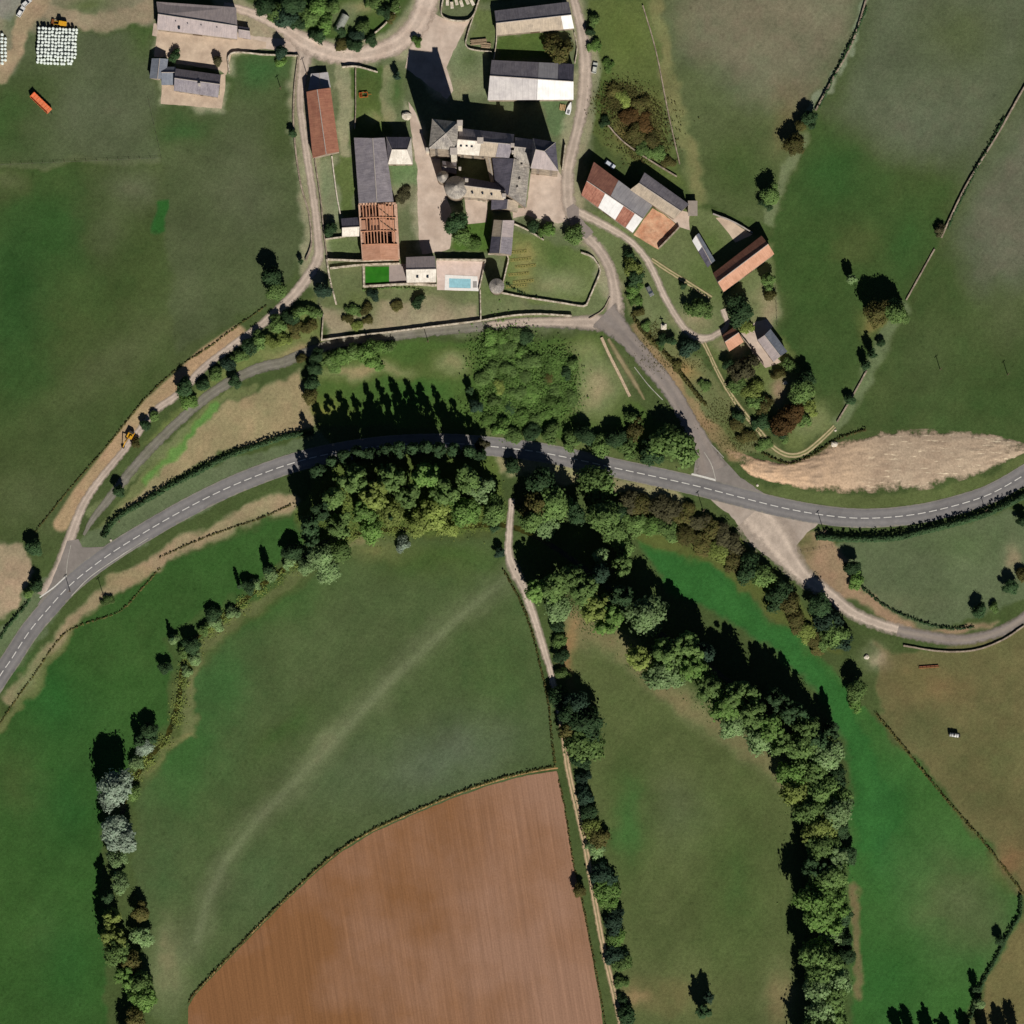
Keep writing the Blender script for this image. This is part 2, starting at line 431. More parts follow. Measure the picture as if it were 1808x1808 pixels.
    zone([(1095,480),(1150,540),(1230,620),(1330,760),(1400,815),(1310,800),(1230,740),(1130,590)], (104, 104, 66), 5)
    band([(1120,590),(1190,670),(1250,760),(1300,800)], 14, (150, 116, 86), 10, 0.8)
    blob(1215, 650, 25, 14, (150, 112, 70), 0.7, 45); blob(1150, 560, 20, 40, (110, 116, 78), 0.7); blob(1290, 760, 25, 30, (84, 90, 46), 0.7)
    # --- gardens between the lanes
    zone([(550,640),(700,600),(780,605),(1060,590),(1110,700),(1220,800),(870,770),(560,745)], (66, 98, 42), 6)
    blob(640, 658, 55, 12, (158, 134, 100), 0.9, -5); blob(700, 655, 40, 8, (140, 124, 88), 0.7); blob(1055, 680, 38, 42, (160, 138, 108)); blob(1030, 620, 30, 20, (120, 118, 76), 0.7)
    blob(800, 640, 22, 16, (140, 126, 90), 0.8); blob(570, 720, 30, 15, (130, 116, 50), 0.7); blob(730, 690, 60, 30, (52, 98, 38), 0.8)
    zone([(212,897),(300,805),(400,722),(530,655),(548,690),(555,748),(460,772),(350,822),(240,892)], (146, 126, 94), 5)
    band([(180,940),(240,860),(320,772),(385,715),(440,690)], 10, (120, 116, 74), 7, 0.6)
    zone([(248,850),(300,790),(385,715),(392,728),(330,785),(255,855)], (84, 140, 62), 4, 0.85)
    zone([(560,520),(500,570),(400,650),(300,730),(250,790),(300,760),(450,655),(560,625)], (100, 108, 58), 6)
    blob(520, 620, 40, 10, (160, 132, 100), 0.7, -15)
    # --- verges of the main road
    band([(0,1170),(80,1060),(180,965),(330,880),(450,825),(560,790)], 52, (92, 106, 76), 6, 0.9)
    band([(20,1235),(60,1178),(105,1122),(175,1068),(240,1010),(330,958),(430,915),(515,885)], 14, (164, 134, 108), 12, 0.85)
    band([(200,1030),(262,1005)], 18, (150, 128, 96), 10, 0.8)
    band([(108,925),(142,872),(172,834),(202,795),(232,755),(267,714),(312,674),(362,627),(420,588)], 20, (172, 136, 106), 7, 0.9, False)
    band([(160,905),(215,850),(280,800),(330,760)], 10, (112, 116, 76), 6, 0.7)
    band([(860,765),(1010,790),(1180,825),(1300,862),(1400,880),(1530,890),(1640,880),(1760,845),(1810,815)], 18, (88, 100, 56), 8, 0.9)
    band([(860,812),(1000,835),(1100,858),(1200,880)], 16, (150, 134, 100), 8, 0.8)
    zone([(-90,965),(45,968),(62,1010),(40,1060),(-20,1120),(-90,1180)], (156, 132, 108), 5)
    # --- southern meadows
    zone([(640,950),(880,945),(898,1010),(945,1130),(972,1230),(980,1352),(860,1382),(600,1500),(332,1770),(300,1808),(262,1790),(232,1500),(240,1385),(325,1290),(360,1140),(540,1000)], (70, 92, 54), 7)
    blob(320, 1330, 70, 110, (44, 98, 42)); blob(460, 1070, 110, 45, (54, 98, 42), 0.8, -20); blob(390, 1200, 60, 80, (48, 98, 46), 0.7); blob(780, 985, 110, 35, (62, 94, 40), 0.8)
    blob(880, 1200, 70, 110, (62, 96, 48), 0.7); blob(780, 1340, 130, 60, (88, 100, 80), 0.8, -20); blob(600, 1180, 90, 60, (74, 92, 56), 0.6, -35); blob(600, 1370, 80, 40, (78, 98, 66), 0.6, -30)
    blob(290, 1560, 40, 110, (62, 96, 54), 0.7); blob(450, 1560, 80, 60, (68, 98, 60), 0.6, -40); blob(660, 970, 50, 16, (110, 102, 60), 0.7); blob(300, 1700, 25, 70, (122, 112, 82), 0.8)
    band([(900,1015),(830,1070),(740,1150),(620,1275),(500,1400),(420,1490),(370,1580),(345,1680)], 10, (108, 108, 80), 34, 0.35)
    band([(893,1022),(840,1064),(760,1136),(680,1210),(600,1300),(520,1380),(450,1452),(400,1520),(366,1590),(348,1660)], 2, (130, 126, 96), 12, 0.27, False)
    blob(560, 1320, 60, 20, (120, 118, 86), 0.5, -45); blob(500, 1290, 70, 20, (58, 92, 42), 0.7, -45)
    zone([(-90,1400),(0,1290),(130,1112),(300,990),(520,905),(530,960),(385,1070),(300,1130),(300,1280),(180,1400),(185,1900),(-90,1900)], (48, 90, 38), 6)
    blob(90, 1230, 60, 80, (32, 98, 42), 0.8, -40); blob(120, 1420, 50, 80, (34, 92, 40), 0.8); blob(30, 1380, 40, 60, (66, 90, 46), 0.6); blob(70, 1640, 50, 50, (62, 92, 46), 0.5); blob(120, 1700, 50, 80, (34, 94, 40), 0.7)
    blob(420, 960, 80, 30, (50, 94, 40), 0.7, -25); blob(240, 1120, 80, 50, (54, 90, 40), 0.7); blob(15, 1620, 40, 80, (50, 92, 38), 0.6)
    band([(0,1290),(60,1205),(130,1110)], 6, (118, 110, 70), 10, 0.6)
    band([(360,1135),(420,1085),(500,1035),(560,990),(640,950)], 5, (140, 118, 86), 10, 0.6)
    band([(330,1290),(338,1230),(355,1150)], 6, (122, 110, 74), 8, 0.7); band([(240,1375),(330,1290)], 4, (130, 116, 74), 6, 0.7)
    zone([(530,1000),(360,1120),(310,1200),(300,1290),(235,1370),(240,1395),(325,1295),(340,1200),(380,1130),(560,1010),(640,945),(890,940),(890,900),(640,915)], (80, 88, 48), 14, .8)
    zone([(560,815),(880,800),(900,930),(640,945),(560,1000),(520,900)], (78, 100, 44), 8)
    zone([(985,1075),(1100,1110),(1220,1225),(1370,1320),(1392,1420),(1395,1900),(1105,1900),(1045,1450),(1005,1310)], (80, 92, 52), 7)
    band([(995,1080),(1020,1120),(1090,1135),(1210,1245),(1320,1315),(1388,1375)], 12, (130, 110, 80), 32, 0.6)
    blob(1002, 1150, 12, 50, (150, 106, 72), 0.7); blob(1110, 1450, 35, 90, (50, 102, 46), 0.8); blob(1300, 1560, 60, 130, (60, 96, 46), 0.7); blob(1180, 1760, 80, 40, (104, 94, 58), 0.8)
    blob(1200, 1430, 50, 60, (88, 98, 66), 0.6); blob(1370, 1760, 25, 50, (136, 112, 80), 0.7); blob(1120, 1765, 20, 14, (150, 118, 84), 0.7)
    zone([(1125,950),(1260,985),(1340,1075),(1430,1150),(1510,1230),(1560,1285),(1700,1450),(1806,1575),(1796,1640),(1720,1750),(1690,1900),(1500,1900),(1500,1300),(1400,1160),(1180,1040)], (50, 102, 44), 6)
    zone([(1140,975),(1250,1000),(1340,1090),(1430,1170),(1500,1240),(1540,1330),(1570,1480),(1520,1500),(1500,1300),(1400,1165),(1190,1040)], (26, 112, 50), 16)
    blob(1560, 1460, 35, 90, (26, 112, 52), 0.8); blob(1690, 1590, 80, 80, (82, 96, 62), 0.8); blob(1620, 1520, 50, 40, (60, 98, 50), 0.6); blob(1560, 1740, 60, 80, (36, 102, 44), 0.7); blob(1750, 1640, 40, 60, (78, 96, 62), 0.5)
    band([(1512,1570),(1514,1680),(1512,1760)], 8, (118, 94, 68), 10, 0.8)
    zone([(1545,1140),(1640,1150),(1840,1090),(1840,1600),(1700,1440),(1555,1265)], (100, 92, 58), 5)
    blob(1655, 1220, 50, 22, (128, 98, 66), 0.6); blob(1790, 1520, 30, 30, (130, 92, 64), 0.7); blob(1620, 1190, 40, 20, (112, 96, 60), 0.6); blob(1750, 1350, 60, 80, (92, 90, 54), 0.6); blob(1620, 1300, 40, 30, (90, 92, 56), 0.5)
    zone([(1850,1600),(1800,1625),(1745,1735),(1715,1830),(1850,1900)], (108, 96, 60), 6)
    zone([(1455,965),(1600,950),(1790,900),(1840,930),(1840,1050),(1740,1085),(1640,1105),(1540,1055)], (86, 100, 70), 5)
    blob(1700, 960, 60, 30, (80, 106, 66), 0.6); blob(1795, 980, 14, 30, (150, 124, 100), 0.7); blob(1590, 1060, 60, 20, (104, 104, 74), 0.6)
    zone([(1415,940),(1470,945),(1480,975),(1530,1050),(1640,1110),(1760,1100),(1700,1125),(1560,1095),(1460,1040),(1410,985)], (150, 118, 94), 6)
    blob(1420, 955, 16, 20, (84, 92, 48), 0.8); blob(1545, 1160, 18, 14, (160, 138, 116), 0.7)
    zone([(1100,880),(1220,895),(1320,955),(1370,1010),(1480,1120),(1490,1160),(1410,1130),(1320,1050),(1240,985),(1130,955)], (84, 90, 42), 6)
    # speckle that survives as grass tufts, large mottling everywhere
    f = 1 + 0.07 * vnoise(60, 21) + 0.06 * vnoise(22, 22) + 0.05 * vnoise(9, 23) + 0.04 * vnoise(4, 24)
    GC[:] = np.clip(GC * f[..., None], 0.004, 0.9)
    g = 0.06 * vnoise(35, 25) + 0.05 * vnoise(13, 26)
    GC[..., 0] *= 1 + g; GC[..., 2] *= 1 + 0.5 * g
    GC[..., 1] *= 0.90; GC[..., 0] *= 0.94; GC[..., 2] *= 0.84
    t = np.clip((GC[..., 0] / GC[..., 1] - 0.55) / 0.4, 0, 1)   # dry grass is less green than the sketch colours
    GC[..., 0] *= 1 + 0.14 * (1 - t); GC[..., 1] *= 1 + 0.17 * t; GC[..., 2] *= 1 + 0.16 * t
    lum = (GC * np.array((.25, .65, .1))).sum(-1, keepdims=True); GC[:] = (GC * .9 + lum * .1) * 1.03
    lush = np.clip((0.42 - GC[..., 0] / GC[..., 1]) / 0.2, 0, 1); GC[..., 1] *= 1 - 0.16 * lush; GC[..., 2] *= 1 - 0.2 * lush
    GC[..., 0] = np.maximum(GC[..., 0], 0.27 * GC[..., 1]); GC[..., 2] = np.maximum(GC[..., 2], 0.14 * GC[..., 1])

def build_ground():
    ground_colours()
    # beyond the photographed area the land runs on as plain pasture
    od = np.maximum(np.maximum(-PX, PX - 1808), np.maximum(-PY, PY - 1808)); f = np.clip((od - 15) / 60, 0, 1)[..., None]
    GC[:] = GC * (1 - f) + np.array(lin((74, 90, 50))) * f
    d = np.array(FWD)[None, None, :] + ((PX - 904) * S / D)[..., None] * np.array((1, 0, 0)) + (-(PY - 904) * S / D)[..., None] * np.array(UP)
    t = -CAM.z / d[..., 2]
    pos = np.array(CAM) + d * t[..., None]; pos[..., 2] = 0
    # the rim is pulled out to the horizon, so the sheet has no visible end
    far = pos.copy(); c = far[..., :2]; edge = np.zeros((NG, NG), bool)
    edge[0, :] = edge[-1, :] = edge[:, 0] = edge[:, -1] = True
    pos[edge, :2] = c[edge] * 20
    v = pos.reshape(-1, 3)
    idx = np.arange(NG * NG).reshape(NG, NG)
    q = np.stack([idx[1:, :-1], idx[1:, 1:], idx[:-1, 1:], idx[:-1, :-1]], -1).reshape(-1, 4)
    me = bpy.data.meshes.new('ground')
    me.vertices.add(len(v)); me.vertices.foreach_set('co', v.astype(np.float32).ravel())
    me.loops.add(q.size); me.loops.foreach_set('vertex_index', q.astype(np.int32).ravel())
    me.polygons.add(len(q)); me.polygons.foreach_set('loop_start', np.arange(0, q.size, 4, dtype=np.int32))
    me.polygons.foreach_set('loop_total', np.full(len(q), 4, dtype=np.int32))
    me.update(); me.validate()
    at = me.color_attributes.new('tint', 'FLOAT_COLOR', 'POINT')
    rgba = np.concatenate([GC.reshape(-1, 3), np.ones((NG * NG, 1))], 1).astype(np.float32)
    at.data.foreach_set('color', rgba.ravel())
    m, t_, b, out = new_mat('grassland')
    a = N(t_, 'ShaderNodeAttribute'); a.attribute_name = 'tint'
    p = geo_pos(t_)
    col = mul(t_, a.outputs['Color'], ramp(t_, noise(t_, p, 0.9, 5, 0.7), 0.25, 0.75, 0.74, 1.26))
    col = mul(t_, col, ramp(t_, noise(t_, p, 3.2, 3, 0.7), 0.25, 0.75, 0.66, 1.34))
    for ang, k1, k2, am in ((38, .7, .02, .07),):      # faint mowing and grazing lines
        rt = N(t_, 'ShaderNodeMapping'); rt.inputs['Rotation'].default_value = (0, 0, math.radians(ang)); t_.links.new(p, rt.inputs[0])
        st = N(t_, 'ShaderNodeMapping'); st.inputs['Scale'].default_value = (k1, k2, 1); t_.links.new(rt.outputs[0], st.inputs[0])
        col = mul(t_, col, ramp(t_, noise(t_, st.outputs[0], 1.0, 4, .6), .25, .75, 1 - am, 1 + am))
    col = mul(t_, col, ramp(t_, noise(t_, p, .33, 6, .75), .56, .72, 1.0, .72))     # rank tufts and thistles
    t_.links.new(mul(t_, col, ramp(t_, noise(t_, p, 0.05, 4), 0.3, 0.7, 0.9, 1.1)), b.inputs['Base Color'])
    b.inputs['Roughness'].default_value = 1.0; b.inputs['Specular IOR Level'].default_value = 0.0
    bump(t_, b, noise(t_, p, 2.0, 4), 0.5, 0.12)
    me.materials.append(m)
    tag(link(bpy.data.objects.new('ground', me)), 'meadows, pastures and village ground of many greens and browns', kind='structure')
build_ground()

# ------------------------------------------------------------------ sheets
def smooth(pts, step=5.0):
    pts = [np.array(p, float) for p in pts]
    P0 = [2 * pts[0] - pts[1]] + pts + [2 * pts[-1] - pts[-2]]; out = []
    for i in range(1, len(P0) - 2):
        a, b, c, d = P0[i - 1:i + 3]; n = max(1, int(np.linalg.norm(c[:2] - b[:2]) / step))
        for j in range(n):
            t = j / n
            out.append(0.5 * ((2 * b) + (-a + c) * t + (2 * a - 5 * b + 4 * c - d) * t * t + (-a + 3 * b - 3 * c + d) * t ** 3))
    out.append(pts[-1]); return out

def ribbon(name, pts, width, z, mat, jit=0.0, kind='structure', label=None, parent=None):
    """strip along photo points (x, y[, width]); width in photo pixels"""
    q = smooth([(p[0], p[1], p[2] if len(p) > 2 else width) for p in pts])
    vs, fs, uv = [], [], []; run = 0
    for i, c in enumerate(q):
        a = q[max(0, i - 1)]; b = q[min(len(q) - 1, i + 1)]
        d = np.array((b[0] - a[0], b[1] - a[1])); d /= np.linalg.norm(d) + 1e-9; n = np.array((-d[1], d[0]))
        if i: run += float(np.hypot(*(c[:2] - q[i - 1][:2]))) * S
        for k, s in enumerate((-0.5, -0.17, 0.17, 0.5)):
            j = random.uniform(-jit, jit) if abs(s) == 0.5 else 0
            e = c[:2] + n * (s * c[2] + j); vs.append(P(e[0], e[1], z)); uv.append((s + 0.5, run))
        if i:
            o = (i - 1) * 4
            for k in range(3): fs.append((o + k + 1, o + k, o + 4 + k, o + 5 + k))
    o = mesh_obj(name, vs, fs, mat, parent, uv)
    # faces up
    if o.data.polygons[0].normal.z < 0: o.data.flip_normals()
    if parent is None: tag(o, label, kind=kind)
    return o

def sheet(name, pts, z, mat, jit=0.8, kind='structure', label=None, parent=None, sub=8):
    q = []
    for i, a in enumerate(pts):
        b = pts[(i + 1) % len(pts)]; L = math.hypot(b[0] - a[0], b[1] - a[1]); n = max(1, int(L / sub))
        for j in range(n):
            t = j / n; q.append((a[0] + (b[0] - a[0]) * t + random.uniform(-jit, jit), a[1] + (b[1] - a[1]) * t + random.uniform(-jit, jit)))
    vs = [P(x, y, z) for x, y in q]
    tri = tessellate_polygon([vs])
    o = mesh_obj(name, vs, [tuple(t) for t in tri], mat, parent)
    for p in o.data.polygons:
        if p.normal.z < 0: p.flip()
    if parent is None: tag(o, label, kind=kind)
    return o

# ploughed field -----------------------------------------------------------
def ploughm():
    m, t, b, out = new_mat('ploughed_earth')
    p = geo_pos(t)
    mp = N(t, 'ShaderNodeMapping'); mp.inputs['Rotation'].default_value = (0, 0, math.radians(-9)); t.links.new(p, mp.inputs[0])
    sc_ = N(t, 'ShaderNodeMapping'); sc_.inputs['Scale'].default_value = (0.55, 0.02, 1); t.links.new(mp.outputs[0], sc_.inputs[0])
    st = noise(t, sc_.outputs[0], 1.0, 4, 0.6)
    sx = N(t, 'ShaderNodeSeparateXYZ'); t.links.new(p, sx.inputs[0])
    soil = math_n(t, 'ADD', ramp(t, sx.outputs[0], -90, 30, 0, .8), ramp(t, noise(t, p, 0.02, 5), 0.35, 0.65, -.35, .35))
    base = mixc(t, ramp(t, soil, 0, .8, 0, 1), lin((124, 87, 56)), lin((144, 111, 90)))
    sf = N(t, 'ShaderNodeMapping'); sf.inputs['Scale'].default_value = (1.6, 0.03, 1); t.links.new(mp.outputs[0], sf.inputs[0])
    base = mul(t, base, ramp(t, st, 0.25, 0.75, 0.88, 1.12))
    base = mul(t, base, ramp(t, noise(t, sf.outputs[0], 1.0, 3, 0.6), 0.25, 0.75, 0.84, 1.16))
    base = mul(t, base, ramp(t, noise(t, p, 1.6, 4, 0.7), 0.25, 0.75, 0.82, 1.18))
    t.links.new(base, b.inputs['Base Color']); b.inputs['Roughness'].default_value = 1
    bump(t, b, noise(t, sc_.outputs[0], 3.0, 3), 0.4, 0.2)
    return m
sheet('ploughed_field', [(333,1860),(332,1778),(345,1757),(400,1698),(450,1646),(500,1596),(550,1548),(600,1506),(660,1470),(720,1443),(800,1409),(870,1385),(930,1369),(983,1361),(992,1400),(1005,1475),(1016,1545),(1031,1612),(1046,1692),(1060,1770),(1070,1860)],
      0.02, ploughm(), 0.6, label='bare reddish brown ploughed field beside the rutted track')
ribbon('path', [(336,1762),(345,1753),(400,1694),(450,1642),(500,1592),(550,1544),(600,1502),(660,1466),(720,1439),(800,1405),(870,1381),(930,1365),(985,1356)], 3, 0.04, ribbonm('pale_edge', (176, 140, 96), 1.0, 'dirt', (150, 116, 78), 0.3), 0.4, label='pale grass lip along the top of the ploughed field')

# roads ----------------------------------------------------------------------
ASPH = ribbonm('asphalt', (110, 108, 108), 1.0, 'asphalt', (124, 121, 119), 0)
ASPH2 = ribbonm('old_asphalt', (140, 130, 120), 1.0, 'asphalt', (126, 118, 112), 0.25)
LANE = ribbonm('pale_lane', (176, 161, 147), 1.0, 'dirt', (160, 146, 133), 0.22)
DIRT = ribbonm('pale_dirt', (184, 169, 154), 1.0, 'dirt', (168, 154, 140), 0.3)
GREYG = ribbonm('overgrown_track', (120, 116, 106), 1.0, 'dirt', (108, 106, 92), 0.15)
RUTS = ribbonm('wheel_ruts', (184, 158, 128), 1.0, 'ruts', (134, 124, 92), 0.15)
GRUTS = ribbonm('grass_ruts', (172, 156, 122), 1.0, 'ruts', (110, 112, 72), 0.2)
MAIN = [(-60,1290),(0,1193),(18,1167),(51,1116),(84,1076),(127,1030),(190,981),(260,937),(321,902),(377,873),(433,848),(500,823),(564,805),(642,791),(720,784),(800,783),(875,789),(944,797),(1007,809),(1094,828),(1173,845),(1238,860),(1319,881),(1389,898),(1459,910),(1523,915),(1594,911),(1657,900),(1731,879),(1781,855),(1870,800)]
ribbon('road', MAIN, 34, 0.06, ASPH, 0.3, label='main tarmac road curving across the valley with a dashed centre line')
PAINT = surf('road_paint', (225, 222, 214), 0.75, 0.2, 2.0)
def dashes():
    q = smooth(MAIN, 1.0); acc = 0; mb = MB(); per, ln = 20.2, 14.0
    pos = [0]
    for a, b in zip(q[:-1], q[1:]): pos.append(pos[-1] + math.hypot(b[0] - a[0], b[1] - a[1]))
    def at(s):
        i = int(np.searchsorted(pos, s)); i = min(max(i, 1), len(q) - 1); f = (s - pos[i - 1]) / (pos[i] - pos[i - 1] + 1e-9)
        return q[i - 1] + (q[i] - q[i - 1]) * f
    s = 10.0; n = 0; root = None
    while s < pos[-1] - 20:
        a, b = at(s), at(s + ln); s += per
        if not (-5 < a[0] < 1815): continue
        d = np.array((b[0] - a[0], b[1] - a[1])); d /= np.linalg.norm(d); m = np.array((-d[1], d[0])) * 0.75
        v = [P(a[0] + m[0], a[1] + m[1], .08), P(a[0] - m[0], a[1] - m[1], .08), P(b[0] - m[0], b[1] - m[1], .08), P(b[0] + m[0], b[1] + m[1], .08)]
        o = mesh_obj('lane_dash', v, [(0, 1, 2, 3)], PAINT, bpy.data.objects['road'])
        if o.data.polygons[0].normal.z < 0: o.data.flip_normals()
dashes()
WORN = ribbonm('worn_paint', (200, 196, 184), 0.8, 'dirt', (150, 146, 138), 0.2)
def line(pts, wd=1.6, mat=None): return ribbon('edge_line', pts, wd, 0.082, mat or WORN, 0.1, parent=bpy.data.objects['road'])
line([(70,1055),(95,1037),(117,1017)], 2.2, PAINT); line([(117,1017),(119,992),(125,963)], 1.4)
line([(126,1052),(160,1018),(215,980),(262,950)], 1.8)
line([(1221,837),(1242,842),(1264,848)], 3.4, PAINT); line([(1264,848),(1256,820),(1243,798)], 1.5)
line([(1256,785),(1268,797),(1278,808)], 1.6)
line([(1120,648),(1145,680),(1170,706)], 1.4)
# lanes
ribbon('lane', [(84,1056,46),(104,1010,30),(120,962,24),(135,920,20),(150,886,18),(178,845,16),(216,799,15),(242,766,15),(277,723,16),(318,694,16),(356,653,16),(407,613,16),(460,575,18),(512,528,22),(545,487,22),(562,453,22),(561,416,18),(556,368,17),(546,300,16),(537,240,16),(530,176,16),(536,118,26),(540,85,40)], 16, 0.05, LANE, 0.5, label='pale narrow lane climbing from the main road to the village')
ribbon('lane', [(148,945,5),(165,915,12),(203,868,18),(237,825,19),(275,783,19),(318,742,19),(364,702,20),(412,671,20),(460,649,21),(500,640,21),(549,620,21),(624,600,20),(700,592,20),(749,586,20),(848,577,20),(935,570,20),(1000,570,24),(1075,572,34)], 16, 0.045, GREYG, 0.5, label='old grey track running between the two lanes below the terraces')
ribbon('lane', [(860,574,12),(935,569,18),(1000,569,22),(1060,570,34),(1085,575,30)], 16, 0.052, LANE, 0.5, label='pale gravel approach joining the lane junction')
ribbon('lane', [(1066,555,60),(1086,575,48),(1108,598,34),(1148,645,34),(1186,692,32),(1223,756,32),(1243,795,40),(1258,832,58)], 30, 0.055, ribbonm('side_asphalt', (128, 120, 114), 1.0, 'asphalt', (140, 130, 122), 0.12), 0.4, label='tarmac side lane falling from the junction to the main road')
sheet('lane', [(1226,772),(1262,790),(1282,815),(1308,843),(1350,872),(1335,884),(1212,856),(1224,836),(1229,805)], 0.053, surf('junction_tarmac', (130, 123, 117), 1.0, 0.12, 0.5, (120, 114, 108), 0.1), 0.8, label='tarmac triangle where the side lane meets the main road')
sheet('lane', [(112,975),(118,955),(138,952),(146,966),(182,966),(200,960),(150,1012),(90,1068),(66,1068),(88,1035)], 0.053, surf('junction_tarmac', (130, 123, 117), 1.0, 0.12, 0.5, (120, 114, 108), 0.1), 0.8, label='tarmac triangle where the climbing lane leaves the main road')
ribbon('lane', [(1078,580,40),(1086,545,36),(1084,505,24),(1076,472,22),(1057,440,22),(1034,415,24),(1013,385,26),(1003,350,28),(1003,300,26),(1012,260,24),(1022,220,24),(1031,174,28),(1034,116,28),(1028,58,22),(1014,0,18),(1008,-40,18)], 24, 0.05, LANE, 0.6, label='pale village lane passing east of the chateau')
sheet('lane', [(1000,368),(1012,360),(1022,368),(1022,382),(1048,410),(1034,422),(1012,402),(1002,385)], 0.062, surf('patched_tarmac', (132, 122, 116), 1.0, 0.15, 0.5), 0.5, label='patch of darker tarmac where the village lane bends')
ribbon('driveway', [(1012,370,20),(1032,380,20),(1075,402,18),(1112,425,15),(1139,454,15),(1157,487,15),(1172,521,15),(1192,556,15),(1212,583,15),(1239,598,18),(1264,591,14),(1284,573,13),(1276,546,12)], 15, 0.055, DIRT, 0.5, label='pale gravel drive curling past the eastern farm')
ribbon('track', [(1150,458),(1180,478),(1209,496),(1256,526)], 11, 0.045, GRUTS, 0.2, label='pair of wheel ruts across the grass to the red roofed barn')
ribbon('track', [(1240,600,12),(1250,620,10),(1274,670,10),(1304,717,12),(1339,759,13),(1367,791,13),(1394,804,13),(1421,799,13),(1449,777,12),(1474,753,11)], 12, 0.045, GRUTS, 0.3, label='rutted grass track looping round the eastern garden')
ribbon('lane', [(1330,905,95),(1365,945,86),(1392,985,56),(1420,1018,40),(1465,1050,30),(1507,1083,27),(1557,1104,26),(1607,1117,24)], 26, 0.05, DIRT, 0.6, label='wide pale gravel track leaving the main road eastwards')
sheet('yard', [(1248,876),(1320,896),(1400,914),(1452,922),(1425,940),(1405,962),(1408,990),(1380,1000),(1330,965),(1298,918)], 0.041, surf('gravel_apron', (168, 156, 144), 1.0, 0.2, 0.3, (156, 143, 131), 0.1), 1.5, label='pale gravel apron beside the main road')
ribbon('lane', [(1585,1113,20),(1607,1118,24),(1681,1130,24),(1731,1125,22),(1781,1108,22),(1830,1075,22)], 24, 0.056, ASPH2, 0.4, label='grey tarmac end of the eastern track')
ribbon('track', [(904,880,13),(900,930,15),(898,975,18),(906,1003,24),(926,1042,20),(947,1103,18),(962,1153,17),(973,1190,14),(990,1270,12)], 16, 0.047, DIRT, 0.5, label='pale bare upper end of the farm track below the main road')
ribbon('track', [(947,1103,13),(962,1153,13),(973,1190,12),(990,1270,12),(1000,1339,13),(1004,1363,13),(1018,1426,13),(1033,1492,13),(1048,1579,13),(1064,1668,13),(1079,1732,13),(1096,1805,13),(1110,1860,13)], 14, 0.045, RUTS, 0.4, label='rutted farm track running south beside the ploughed field')
ribbon('track', [(1074,598,8),(1096,636,12),(1116,668,12),(1138,706,5)], 12, 0.043, ribbonm('worn_path', (150, 136, 106), 1.0, 'dirt', (128, 120, 86), 0.45), 1.2, label='worn pale path on the bare patch beside the side lane')
# upper village lanes and yards
YARD = surf('beige_gravel', (192, 175, 160), 1.0, 0.16, 0.35, (175, 157, 142), 0.12)
YARD2 = surf('beige_concrete', (196, 176, 154), 0.95, 0.16, 0.5, (178, 158, 138), 0.15)
PAVE = surf('pink_paving', (212, 192, 182), 0.92, 0.14, 0.6, (200, 180, 168), 0.2)
ribbon('lane', [(395,8,14),(450,25,20),(500,50,26),(545,78,40),(600,97,38),(650,95,36),(700,78,40),(735,45,44),(755,0,48),(760,-40,50)], 30, 0.052, ribbonm('village_lane', (192, 175, 160), 1.0, 'dirt', (177, 159, 144), 0.2), 0.6, label='pale village street sweeping round the top of the chateau')
ribbon('lane', [(270,52,22),(400,68,22),(470,76,20),(540,84,24)], 20, 0.047, YARD, 0.8, label='pale track from the upper farm to the village street')
sheet('yard', [(760,20),(790,35),(830,35),(800,90),(788,120),(800,160),(790,175),(715,120),(720,90)], 0.043, YARD, 1.2, label='open gravel square north of the chateau')
sheet('yard', [(722,180),(735,200),(755,265),(775,275),(790,355),(800,380),(795,440),(745,450),(738,410),(737,300),(728,250)], 0.044, YARD, 1.2, label='gravel drive along the west side of the chateau')
sheet('yard', [(938,300),(985,300),(998,318),(1000,360),(1000,390),(985,395),(930,380),(905,385),(905,370),(930,365)], 0.043, YARD, 1.0, label='gravel courtyard east of the chateau')
sheet('yard', [(820,350),(862,352),(858,392),(826,396)], 0.043, YARD, 1.0, label='small gravel terrace below the south wing')
sheet('yard', [(279,52),(420,66),(470,74),(470,84),(408,94),(400,132),(388,124),(312,112),(296,102),(272,100)], 0.049, YARD2, 0.8, label='beige concrete farmyard between the two upper farm buildings')
sheet('terrace', [(286,142),(300,140),(312,150),(388,168),(390,132),(398,130),(397,160),(391,192),(284,183)], 0.041, YARD2, 0.6, label='pale paved terrace below the upper farmhouse')
sheet('terrace', [(770,460),(858,462),(846,514),(772,512)], 0.041, PAVE, 0.2, label='pink paved terrace round the swimming pool')
sheet('terrace', [(687,466),(717,466),(718,499),(687,499)], 0.041, surf('grey_paving', (150, 138, 132), 1, 0.12, 0.8), 0.2, label='grey paved terrace beside the clipped lawn')
sheet('lawn', [(645,471),(687,471),(687,500),(645,500)], 0.043, surf('clipped_lawn', (34, 98, 18), 1.0, 0.18, 0.5, (44, 106, 26), 0.2), 0.2, label='clipped bright green lawn between pale walls')
sheet('yard', [(1119,414.5),(1135.6,389),(1151.8,367),(1171.7,379),(1199,399),(1179,424),(1163,441),(1139,427.7)], 0.041, surf('manure_yard', (176, 126, 98), 1.0, 0.3, 0.6, (196, 158, 128), 0.25), 0.8, label='reddish brown farmyard beside the striped barn')
sheet('yard', [(1172,377),(1199,371),(1216,374),(1218,407),(1199,400)], 0.047, YARD, 0.8, label='pale yard corner between the eastern barns')
sheet('yard', [(1308,588),(1335,568),(1354,563),(1364,576),(1352,600),(1378,640),(1352,650),(1330,624)], 0.041, YARD, 1.0, label='pale yard above the small blue roofed house')

